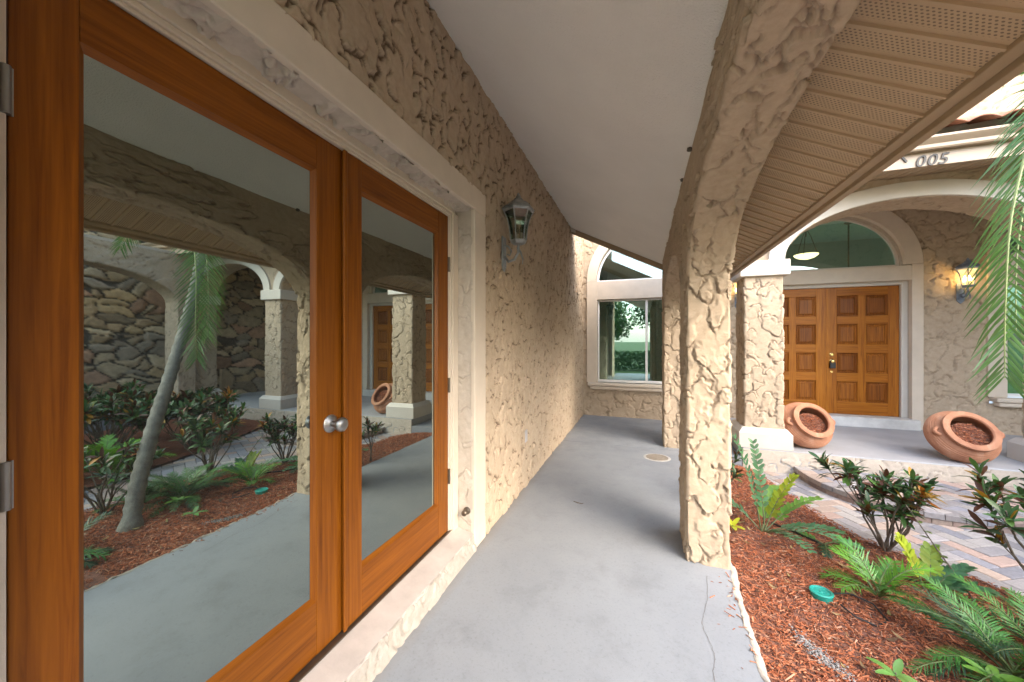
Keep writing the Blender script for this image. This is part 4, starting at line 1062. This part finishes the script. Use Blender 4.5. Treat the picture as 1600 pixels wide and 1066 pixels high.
# shrubs of the far bed, seen mirrored in the door glass
spots = [(3.6, 3.6, .75, .5), (4.1, 2.9, .8, .55), (3.5, 1.7, .7, .5), (4.4, 4.2, .7, .5), (3.45, .7, .8, .55), (5.0, 3.3, .9, .6), (4.3, 1.6, .8, .6)]
sh = ['near the path edge by the paved step', 'in the middle of the far bed', 'by the path opposite the leaning palm', 'below the platform edge', 'at the near end of the far bed', 'before the side platform', 'behind the palm, deep in the far bed']
for i, ((x, y, h_, s_), l_) in enumerate(zip(spots, sh)):
    croton(x, y, 'dense dark croton shrub across the path, ' + l_, h_, s_, 22, 50 + i, z=ZPAV + .03, group='croton shrubs across the path', dens=16, leafL=.15)
for i, (x, y) in enumerate(((3.35, 2.55), (3.4, .1), (4.6, 2.2))):
    cycad(x, y, ('lime green fern by the far path edge', 'lime green fern at the near end of the far bed', 'lime green fern among the far crotons')[i], 16, .6, 70 + i, (BRIGHT, (.17, .40, .03)), name='fern', cat='fern', LL=.14, LW=.022, nl=20, z=ZPAV + .03, els=(25, 75), group='ferns across the path')
croton(2.02, 1.95, 'bare stemmed croton shrub beside the leaning palm, at the path edge', .62, .42, 12, 81, dens=9)
croton(1.0, .95, 'dark croton shrub at the near end of the bed beside the patio', .5, .3, 9, 82, dens=9)
for i, (x, y) in enumerate(((1.25, 1.30), (1.60, 1.15))):
    cycad(x, y, ('low dark coontie cycad at the foot of the leaning palm', 'low dark coontie cycad between palm and path')[i], 12, .42, 90 + i, (GREEN, DKG), LL=.10, LW=.012, nl=22, els=(10, 50))
# leaning palm
def palm(base, path, label, crown_n, L, seed, special=(), paths=()):
    rnd.seed(seed); e = plant_thing('palm_tree', base, label, 'palm tree'); b = np.array(base)
    pts = []; path = [np.array(p, float) for p in path]
    m = 60
    tt_ = np.linspace(0, len(path) - 1, m)
    # smooth through the given points
    arr = np.array(path); xi = np.arange(len(path))
    cf = [np.polyfit(xi, arr[:, k], min(3, len(path) - 1)) for k in range(3)]
    pts = [np.array([np.polyval(c_, t) for c_ in cf]) - b for t in tt_]
    rad = [(.085 if i < 3 else .062 - .014 * i / m) * (1.0 + .07 * (1 if i % 2 else -1)) for i in range(m)]
    mb = MB(); mb.tube(pts, rad, 16); mb.build('trunk', plain('ringed_palm_bark', (.15, .15, .13), .85, .35, 16, .6, 70, bd=.01), e)
    top = pts[-1]
    for i in range(crown_n + len(special) + len(paths)):
        lv = Leaves(); fp = None
        if i >= crown_n + len(special):
            q = np.array([tuple(top)] + [tuple(np.array(p) - b) for p in paths[i - crown_n - len(special)]]); u_ = np.linspace(0, len(q) - 1, 19)
            fp = []
            for t in u_:                       # Catmull-Rom through the points
                k = min(int(t), len(q) - 2); f = t - k; p0, p1, p2, p3 = q[max(k - 1, 0)], q[k], q[k + 1], q[min(k + 2, len(q) - 1)]
                fp.append(.5 * (2 * p1 + (p2 - p0) * f + (2 * p0 - 5 * p1 + 4 * p2 - p3) * f * f + (3 * p1 - p0 - 3 * p2 + p3) * f ** 3))
        elif i < crown_n: az, el, Lf, dr = 2.4 * i + rnd.uniform(-.2, .2), R(rnd.uniform(15, 80)), L * rnd.uniform(.8, 1.1), rnd.uniform(1.6, 2.4)
        else: az, el, Lf, dr = special[i - crown_n]; az = R(az); el = R(el)
        fp = fp if fp is not None else frond_path(top, az, el, Lf, dr, 18)
        pinnate(lv, fp, 50, .30, .012, rnd.choice([(.09, .19, .05), (.12, .25, .055), (.08, .19, .07)]), t0=.10, ang=62, shape='strap', curl=.18, jitter=.07, lift=.05, droopleaf=.25, prof=lambda t: sin(pi * (.18 + .72 * t)) ** .5)
        f = lv.build('frond', e)
        mb = MB(); mb.tube(fp, [.011 * (1 - .85 * k / 18) for k in range(19)], 6); mb.build('rachis', M['leafstalk'], f)
    return e
M['leafstalk'] = plain('pale_frond_stalk', (.20, .26, .09), .5, .2, 20)
palm((1.40, 1.84, -1.56), [(1.40, 1.84, -1.60), (1.64, 2.04, -1.15), (1.88, 2.29, -.65), (2.08, 2.58, -.05), (2.30, 2.84, .60), (2.46, 3.04, 1.36)], 'leaning grey ringed palm with feathery arching fronds, rising from the bed by the path', 0, 1.35, 61,
     paths=(((2.14, 2.74, 1.50), (1.84, 2.56, 1.12), (1.70, 2.50, .64), (1.655, 2.47, .16), (1.66, 2.48, -.18)),((2.16, 2.85, 1.45), (1.97, 2.76, 1.0), (1.87, 2.72, .5), (1.85, 2.70, .05)), ((2.25, 2.92, 1.66), (2.04, 2.80, 1.66), (1.82, 2.72, 1.50))),
     special=((20, 50, 1.4, 2.0), (70, 40, 1.4, 2.0), (110, 65, 1.3, 1.6), (320, 50, 1.4, 2.0), (350, 30, 1.4, 1.8), (280, 55, 1.5, 2.4), (45, 75, 1.3, 1.5), (300, 78, 1.3, 1.4), (150, 78, 1.2, 1.1)))

# ------------------------------------------------------------------ garden small things
e = empty('sprinkler_cap', (1.0, 2.66, ground(1.0, 2.66))); tag(e, 'round teal plastic cap lying on the red mulch', 'cap')
mb = MB(); mb.lathe([(.050, -.03), (.054, .022), (.058, .030), (.058, .034), (.052, .038), (.044, .036), (.042, .032), (.012, .032), (.010, .036), (.001, .037)], 32); mb.build('cap_body', M['teal'], e)
mb = MB(); g0 = np.array([1.0, 2.66, 0]); pts = [(1.05, 2.68), (1.15, 2.70), (1.24, 2.66), (1.26, 2.56), (1.18, 2.50), (1.10, 2.52), (1.05, 2.60)]
hose = [(x, y, ground(x, y) + .018 + .012 * sin(i * 1.3)) for i, (x, y) in enumerate(pts)]
sm = []
for i in range(len(hose) - 1):
    for k_ in range(5): t = k_ / 5; sm.append(tuple(np.array(hose[i]) * (1 - t) + np.array(hose[i + 1]) * t))
mb.tube(sm, .0045, 8); tag(mb.build('drip_hose', M['rubber']), 'thin black hose looping beside the teal cap', 'hose')
mb = MB(); pts = [(1.02, 3.62), (1.15, 3.50), (1.30, 3.36), (1.47, 3.22), (1.66, 3.05), (1.85, 2.85)]
mb.tube([(x, y, ground(x, y) + .016) for x, y in pts], .008, 8); tag(mb.build('drip_hose', M['rubber']), 'straight black drip hose lying across the mulch towards the paving', 'hose')
# terracotta jars
def jar(base, az, label, tilt):
    e = empty('terracotta_jar', base); tag(e, label, 'jar', 'terracotta jars on the entry platform')
    prof = []
    out = [(.20, 0), (.30, .04), (.365, .12), (.385, .20), (.37, .28), (.32, .345), (.275, .375), (.262, .40)]
    hs_ = np.linspace(0, .40, 90); rs_ = np.interp(hs_, [o[1] for o in out], [o[0] for o in out])
    rs_ = np.convolve(np.pad(rs_, 4, 'edge'), np.ones(9) / 9, 'valid')
    for h_, r_ in zip(hs_, rs_): prof.append((r_ + (.003 * sin(h_ * 2 * pi / .022) if .05 < h_ < .34 else 0), h_))
    prof += [(.285, .408), (.295, .425), (.292, .448), (.270, .458), (.225, .455), (.212, .44), (.215, .40), (.24, .36), (.24, .22)]
    ca, sa = cos(az), sin(az)
    def ax(r, h, a):
        x, y, z = r * cos(a), r * sin(a), h
        # lean the jar's axis towards az by tilt
        x, y, z = x * .77, y * .77, z * .71; u = x * cos(tilt) + z * sin(tilt); w = -x * sin(tilt) + z * cos(tilt)
        return (u * ca - y * sa, u * sa + y * ca, w + .29 * sin(tilt) + .01)
    mb = MB(); mb.lathe(prof, 64, ax, cap=False); mb.add([ax(.20, 0, 2 * pi * k / 64) for k in range(64)], [tuple(range(64))]); 
    body = mb.build('jar_body', M['terra'], e)
    zmin = min(v.co.z for v in body.data.vertices)
    for v in body.data.vertices: v.co.z -= zmin
    for s_ in (-1, 1):                                              # lug handles on the shoulder
        mb = MB(); pts = []
        for k in range(9):
            t = k / 8; a = s_ * pi / 2 + (t - .5) * .34; r = .315 + .045 * sin(pi * t); pts.append(np.array(ax(r, .36, a)) - np.array([0, 0, zmin]))
        mb.tube(pts, [.018] * 9, 10); mb.build('lug', M['terra'], e)
    # bark filling, level in the world
    rg = np.random.default_rng(int(abs(az) * 100)); n = 700; r = .205 * np.sqrt(rg.random(n)); a = rg.uniform(0, 2 * pi, n)
    c = np.array([np.array(ax(r_, .405 - .10 * max(0, -cos(a_)) * 0 + rg.uniform(-.015, .005), a_)) - np.array([0, 0, zmin]) for r_, a_ in zip(r, a)])
    c[:, 2] -= .055 
    o = chips(c[:, 0], c[:, 1], c[:, 2], 17, .02, .06, e, 'bark_filling'); o['kind'] = 'stuff'
    mb = MB(); mb.add([np.array(ax(.214, .392, 2 * pi * k / 32)) - np.array([0, 0, zmin + .06]) for k in range(32)], [tuple(range(32))]); mb.build('soil', M['soil'], e)
    return e
jar((1.90, 5.72, ZP), R(-72), 'ribbed terracotta jar tipped towards the right, beside the left pillar', R(57))
jar((3.34, 5.64, ZP), R(-88), 'ribbed terracotta jar tipped forward, beside the right pillar of the entry', R(54))

# ------------------------------------------------------------------ lanterns
def lantern(name, metal, lit, label):
    """base point on the wall, arm pointing along +x"""
    e = empty(name); tag(e, label, 'wall lantern')
    mb = MB(); mb.box(0, .014, -.045, .045, -.21, .04); mb.prism([(-.045, -.21), (.045, -.21), (0, -.26)], lambda p, t: (t, p[0], p[1]), 0, .014); mb.build('wall_plate', metal, e, .006)
    mb = MB()
    mb.tube([(.012, 0, -.12), (.05, 0, -.17), (.10, 0, -.155), (.135, 0, -.10), (.135, 0, -.03)], [.011, .012, .012, .011, .012], 10)
    mb.tube([(.012, 0, -.03), (.05, 0, -.045), (.075, 0, -.085), (.06, 0, -.12), (.035, 0, -.105)], [.008, .008, .007, .006, .005], 8)
    mb.tube([(.125, 0, -.06), (.155, 0, -.10), (.175, 0, -.16), (.17, 0, -.20)], [.009, .008, .007, .004], 8)
    mb.build('scroll_arm', metal, e)
    cx = .135
    def ringp(r, z, n=6, off=pi / 6): return [(cx + r * cos(2 * pi * k / n + off), r * sin(2 * pi * k / n + off), z) for k in range(n)]
    mb = MB()
    lv_ = [(.02, -.035), (.055, -.03), (.068, -.012), (.070, .0)]
    rings = [ringp(r, z) for r, z in lv_]
    for a, b in zip(rings[:-1], rings[1:]): mb.add(a + b, [(i, (i + 1) % 6, 6 + (i + 1) % 6, 6 + i) for i in range(6)])
    mb.add(rings[-1], [tuple(range(6))]); mb.add(rings[0], [tuple(range(6))[::-1]]); mb.build('lantern_cup', metal, e)
    prof = [(.066, 0), (.070, .05), (.078, .11), (.092, .17), (.112, .215), (.124, .235)]
    mb = MB()
    for k in range(6):
        a = 2 * pi * k / 6 + pi / 6; mb.tube([(cx + r * cos(a), r * sin(a), z) for r, z in prof], .006, 6)
    ro = ringp(.132, .24); ri = ringp(.118, .228)
    mb.add(ro + ri + ringp(.132, .252), [(i, (i + 1) % 6, 6 + (i + 1) % 6, 6 + i) for i in range(6)] + [(i, (i + 1) % 6, 12 + (i + 1) % 6, 12 + i) for i in range(6)])
    mb.build('lantern_cage', metal, e)
    mb = MB(); rings = [ringp(r - .002, z) for r, z in prof]
    for a, b in zip(rings[:-1], rings[1:]): mb.add(a + b, [(i, (i + 1) % 6, 6 + (i + 1) % 6, 6 + i) for i in range(6)])
    mb.build('lantern_glass', M['lit_glass'] if lit else M['lantern_glass'], e)
    mb = MB(); rf = [(.140, .252), (.120, .275), (.085, .300), (.060, .310), (.058, .318), (.050, .322), (.036, .334), (.040, .339), (.026, .345), (.020, .358), (.025, .363), (.011, .370), (.014, .378), (.004, .392)]
    rings = [ringp(r, z) for r, z in rf]
    for a, b in zip(rings[:-1], rings[1:]): mb.add(a + b, [(i, (i + 1) % 6, 6 + (i + 1) % 6, 6 + i) for i in range(6)])
    mb.add(rings[0], [tuple(range(6))[::-1]]); mb.add(rings[-1], [tuple(range(6))]); mb.build('lantern_roof', metal, e)
    for k in range(3):
        a = 2 * pi * k / 3; p = MB(); bx0, by0 = cx + .028 * cos(a), .028 * sin(a)
        p.lathe([(.009, .0), (.009, .06)], 10, lambda r, h, q: (bx0 + r * cos(q), by0 + r * sin(q), h)); p.build('candle', M['white_trim'], e)
        p = MB(); p.lathe([(.006, .06), (.013, .08), (.014, .095), (.008, .118), (.002, .135)], 12, lambda r, h, q: (bx0 + r * cos(q), by0 + r * sin(q), h)); p.build('bulb', M['bulb'] if lit else M['lantern_glass'], e)
    return e
l1 = lantern('wall_lantern', M['lantern_metal'], False, 'unlit grey green hexagonal lantern on the porch wall beside the glass doors')
l1.location = (XW + .006, 2.85, .83)
l2 = lantern('wall_lantern', M['blue_metal'], True, 'lit blue grey lantern right of the panelled front door')
l2.location = (4.38, YB - .006, .80); l2.rotation_euler = (0, 0, -pi / 2)
l2['group'] = 'lit entry lanterns'
l3 = copy_tree(l2); l3.location = (1.545, YB - .006, .80); l3['label'] = 'lit blue grey lantern half hidden between column and left pillar'

# ------------------------------------------------------------------ small fittings
mb = MB(); mb.lathe([(.026, 0), (.026, .006), (.018, .010), (.012, .012), (.012, .035), (.018, .037), (.020, .05), (.014, .056)], 20, lambda r, h, a: (-1.150 + r * cos(a), OY1 - .004 - h, -1.180 + r * sin(a)))
tag(mb.build('door_stop', M['dark_steel']), 'small round metal door stop low on the pale door reveal', 'door stop')
mb = MB(); mb.box(XW + .008, XW + .022, 3.42, 3.49, -1.0, -.885); tag(mb.build('outlet_cover', plain('grey_cover_plate', (.40, .40, .42), .5, .05), None, .004), 'small grey outlet cover low on the porch wall', 'outlet')
e = empty('floor_drain', (.17, 4.88, ZF)); tag(e, 'round brownish floor drain cover set in the patio before the far column', 'drain')
mb = MB(); mb.lathe([(.13, .001), (.13, .006), (.118, .008), (.116, .005), (.001, .006)], 40, cap=False); mb.build('drain_cover', plain('tan_drain_cover', (.24, .21, .17), .7, .2, 20, .3, 60), e)
mb = MB(); mb.lathe([(.16, .0008), (.13, .003)], 40, cap=False); mb.build('drain_ring', plain('mortar_ring', (.44, .43, .41), .8, .2, 20, .3, 60), e)
mb = MB(); mb.tube([(-.585, 3.285, ZF + .004), (-.55, 3.268, ZF + .006), (-.51, 3.262, ZF + .004), (-.495, 3.268, ZF + .008)], [.003, .0035, .003, .0015], 6); mb.tube([(-.55, 3.268, ZF + .006), (-.54, 3.245, ZF + .004)], [.0025, .001], 6)
tag(mb.build('twig', M['bark']), 'tiny brown twig lying on the grey patio', 'twig')
for i, (px, py, l_) in enumerate(((1078, 232, 'small dark mud nest on the ceiling edge above the arcade'), (1066, 283, 'pale insect nest on the white ceiling near the arcade'))):
    X = XA0 - .012; u = (px - 800) / 570; dx = u * cos(TH) - sin(TH); dy = u * sin(TH) + cos(TH); k_ = X / dx; Yn = dy * k_
    mb = MB(); cz = roof_z(X) - .012
    mb.lathe([(.003, -.012), (.010, -.008), (.013, 0), (.008, .009), (.002, .014)], 9, lambda r, h, a: (X + r * cos(a) * (1.4 if i == 0 else 1), Yn + r * 1.3 * sin(a) + .004 * sin(5 * a), cz + h + (0 if i == 0 else .004)))
    mb.tube([(X, Yn, cz), (X - .016, Yn - .012, cz + .006)], [.005, .002], 6)
    tag(mb.build('mud_nest', M['bark'] if i == 0 else M['joint']), l_, 'mud nest')
# house number
def numeral(ch, x, z, rot, label):
    cu = bpy.data.curves.new('numeral', 'FONT'); cu.body = ch; cu.size = .155; cu.extrude = .004; cu.shear = .25; cu.offset = .0015
    ob = bpy.data.objects.new('tmp', cu); C.objects.link(ob); bpy.context.view_layer.update()
    me = bpy.data.meshes.new_from_object(ob.evaluated_get(bpy.context.evaluated_depsgraph_get())); bpy.data.objects.remove(ob)
    me.materials.clear(); me.materials.append(M['digit'])
    o = bpy.data.objects.new('house_number', me); C.objects.link(o); o.location = (x, 4.828, z); o.rotation_euler = (pi / 2, rot, 0)
    tag(o, label, 'house number', 'house numerals on the entry fascia')
numeral('1', 2.495, 1.785, R(-48), 'black numeral 1 slipped and lying aslant at the left of the row')
numeral('0', 2.580, 1.752, 0, 'black numeral 0 just right of the slipped numeral 1')
numeral('0', 2.668, 1.752, 0, 'black numeral 0 between the other 0 and the 5')
numeral('5', 2.752, 1.752, 0, 'black numeral 5 at the right end of the row')
# pendants seen through the lunette
e = empty('pendant_lamp', (3.13, 9.0, 2.74)); tag(e, 'amber bowl pendant lamp hanging inside behind the lunette, left one', 'pendant lamp')
mb = MB(); mb.lathe([(.06, 0), (.05, -.03), (.012, -.04), (.010, -.62)], 16); 
for k in range(3):
    a = 2 * pi * k / 3; mb.tube([(0, 0, -.45), (.08 * cos(a), .08 * sin(a), -.62), (.20 * cos(a), .20 * sin(a), -1.0)], .007, 6)
mb.build('lamp_stem', M['dark_steel'], e)
mb = MB(); mb.lathe([(.205, -.985), (.19, -1.01), (.14, -1.05), (.06, -1.075), (.005, -1.08)], 32); mb.build('lamp_bowl', M['amber'], e)
e = empty('chandelier', (3.82, 9.0, 2.74)); tag(e, 'dark slender chandelier rod hanging inside behind the lunette, right one', 'chandelier')
mb = MB(); mb.lathe([(.07, -.40), (.06, -.43), (.014, -.45), (.012, -1.45)], 16); mb.lathe([(.012, -.4), (.012, 0)], 10); mb.build('lamp_stem', M['dark_steel'], e)
mb = MB(); mb.lathe([(.15, -1.45), (.16, -1.55), (.10, -1.62), (.01, -1.64)], 24); mb.build('lamp_bowl', M['amber'], e)

# ------------------------------------------------------------------ across the courtyard (mirrored in the door glass)
cw = empty('courtyard_arcade', (6.4, 2.2, ZP)); tag(cw, 'stuccoed side arcade with a heavy beam across the courtyard', 'arcade')
def cp(o): o.parent = cw; o.location = (-6.4, -2.2, -ZP); return o
cp(arch_stucco('arcade_bay', YX, 2.0, 4.9, .75, 1.35, 6.62, 6.22, .3, .3, 1.75, 1.75, ZP, .02, 22, 22, M['stucco'], None, 95, size=(.08, .16), h=.016))
cp(arch_stucco('arcade_bay', YX, -1.5, 1.4, .75, 1.35, 6.62, 6.22, .3, .3, 1.75, 1.75, ZP, .02, 22, 22, M['stucco'], None, 96, size=(.08, .16), h=.016))
mb = MB(); mb.box(6.22, 6.62, -1.8, 5.2, 1.752, 1.80); cp(mb.build('beam_cap', M['stucco_light']))
# random rubble wall
nu, nv = 300, 140; A_ = np.linspace(-2.5, 7.2, nu); Z_ = np.linspace(ZP, 2.6, nv); AA, ZZ = np.meshgrid(A_, Z_, indexing='ij')
rg = np.random.default_rng(33); sd = np.stack([rg.uniform(-2.7, 7.4, 760), rg.uniform(ZP - .2, 2.8, 760)], -1)
wa = vnoise(nu, nv, .032, .028, .3, rg, 2) * .06
d1 = np.full(AA.shape, 9.); d2 = np.full(AA.shape, 9.); idx = np.zeros(AA.shape, int)
for i, (sa_, sz_) in enumerate(sd):
    d = np.sqrt((AA + wa - sa_) ** 2 + ((ZZ - wa - sz_) * 1.45) ** 2)
    b = d < d1; d2 = np.where(b, d1, np.minimum(d2, d)); idx = np.where(b, i, idx); d1 = np.where(b, d, d1)
hh = np.clip((d2 - d1) / .05, 0, 1) ** .5 * .05 + rg.uniform(0, .03, 760)[idx] * ((d2 - d1) > .03)
cpal = np.array([(.44, .31, .18), (.50, .36, .20), (.36, .27, .17), (.46, .28, .18), (.54, .42, .27), (.32, .26, .19)])
ccol = cpal[rg.integers(0, 6, 760)][idx] * rg.uniform(.7, 1.2, 760)[idx][..., None]; ccol = np.where(((d2 - d1) < .02)[..., None], np.array([.10, .085, .065]), ccol)
o = grid_obj('stone_wall', st(9.3 - .36 * AA, AA, ZZ), np.broadcast_to(np.array([-.94, -.34, 0]), AA.shape + (3,)), hh, M['stone'], None, col=ccol); tag(o, 'brown random rubble wall behind the side arcade', 'stone wall')

# trees and hedge beyond the open end of the porch
def broadleaf(base, h, rad, label, seed, n=3800):
    rnd.seed(seed); rg = np.random.default_rng(seed); e = plant_thing('tree', base, label, 'tree', 'yard trees'); mb = MB()
    mb.tube([(0, 0, -.1), (.08, .05, h * .25), (.0, .1, h * .5)], [.19, .15, .10], 10)
    cl = []
    for i in range(11):
        a = 2.4 * i; q = np.array([rad * .62 * cos(a) * rnd.uniform(.3, 1), rad * .62 * sin(a) * rnd.uniform(.3, 1), h * rnd.uniform(.5, .92)]); cl.append((q, rad * rnd.uniform(.3, .5)))
        mb.tube([(0, .1, h * .42), q * .55 + np.array([0, 0, h * .22]), q], [.07, .04, .015], 6)
    mb.build('trunk', M['bark'], e)
    k = rg.integers(0, 11, n); cc = np.array([c_[0] for c_ in cl])[k]; rr = np.array([c_[1] for c_ in cl])[k]
    d = rg.normal(0, 1, (n, 3)); d /= np.linalg.norm(d, axis=1, keepdims=True); p = cc + d * (rr * rg.random(n) ** .4)[:, None]
    u = rg.normal(0, 1, (n, 3)); u /= np.linalg.norm(u, axis=1, keepdims=True); w = np.cross(u, d); w /= np.linalg.norm(w, axis=1, keepdims=True) + 1e-6
    s_ = rg.uniform(.07, .16, n)[:, None]
    V = np.stack([p - u * s_, p - w * s_ * .5, p + u * s_, p + w * s_ * .5], 1).reshape(-1, 3); F = np.arange(n * 4).reshape(-1, 4)
    col = np.array([(.05, .13, .025), (.08, .18, .03), (.035, .09, .02), (.11, .2, .04)])[rg.integers(0, 4, n)]
    mesh_np('crown', V, F, M['leaf'], e, np.repeat(col, 4, 0)); return e
broadleaf((-2.2, -9, -1.74), 4.5, 2.4, 'round bushy green tree beyond the open end of the porch', 1)
broadleaf((1.6, -12, -1.74), 5.0, 2.6, 'wide green tree across the lawn, reflected in the window', 2)
broadleaf((6.5, -10, -1.74), 5.5, 2.8, 'tall green tree behind the courtyard', 3)
broadleaf((12, -4, -1.74), 6.0, 3.0, 'large green tree outside the side arcade', 4)
broadleaf((-6.0, -14, -1.74), 5.5, 3.0, 'far green tree at the left of the lawn', 5)
broadleaf((13, 4, -1.74), 6.5, 2.8, 'green tree rising behind the rubble wall', 6)

rnd.seed(5); rg = np.random.default_rng(77); n = 9000
e = plant_thing('hedge', (0, -8, -1.74), 'low clipped green hedge across the lawn beyond the open end of the porch', 'hedge')
p = np.stack([rg.uniform(-7, 5, n), rg.uniform(-.5, .5, n), rg.uniform(0, 1.15, n) ** .8 + .08 * np.sin(np.arange(n))], -1)
u = rg.normal(0, 1, (n, 3)); u /= np.linalg.norm(u, axis=1, keepdims=True); w = rg.normal(0, 1, (n, 3)); w -= u * (u * w).sum(1, keepdims=True); w /= np.linalg.norm(w, axis=1, keepdims=True)
V = np.stack([p - u * .08, p - w * .045, p + u * .08, p + w * .045], 1).reshape(-1, 3)
mesh_np('foliage', V, np.arange(n * 4).reshape(-1, 4), M['leaf'], e, np.repeat(np.array([(.05, .12, .03), (.07, .16, .035), (.04, .09, .025)])[rg.integers(0, 3, n)], 4, 0))

# ------------------------------------------------------------------ lift to the patio datum
for o in list(S.objects):
    if o.parent is None: o.location.z += ZUP
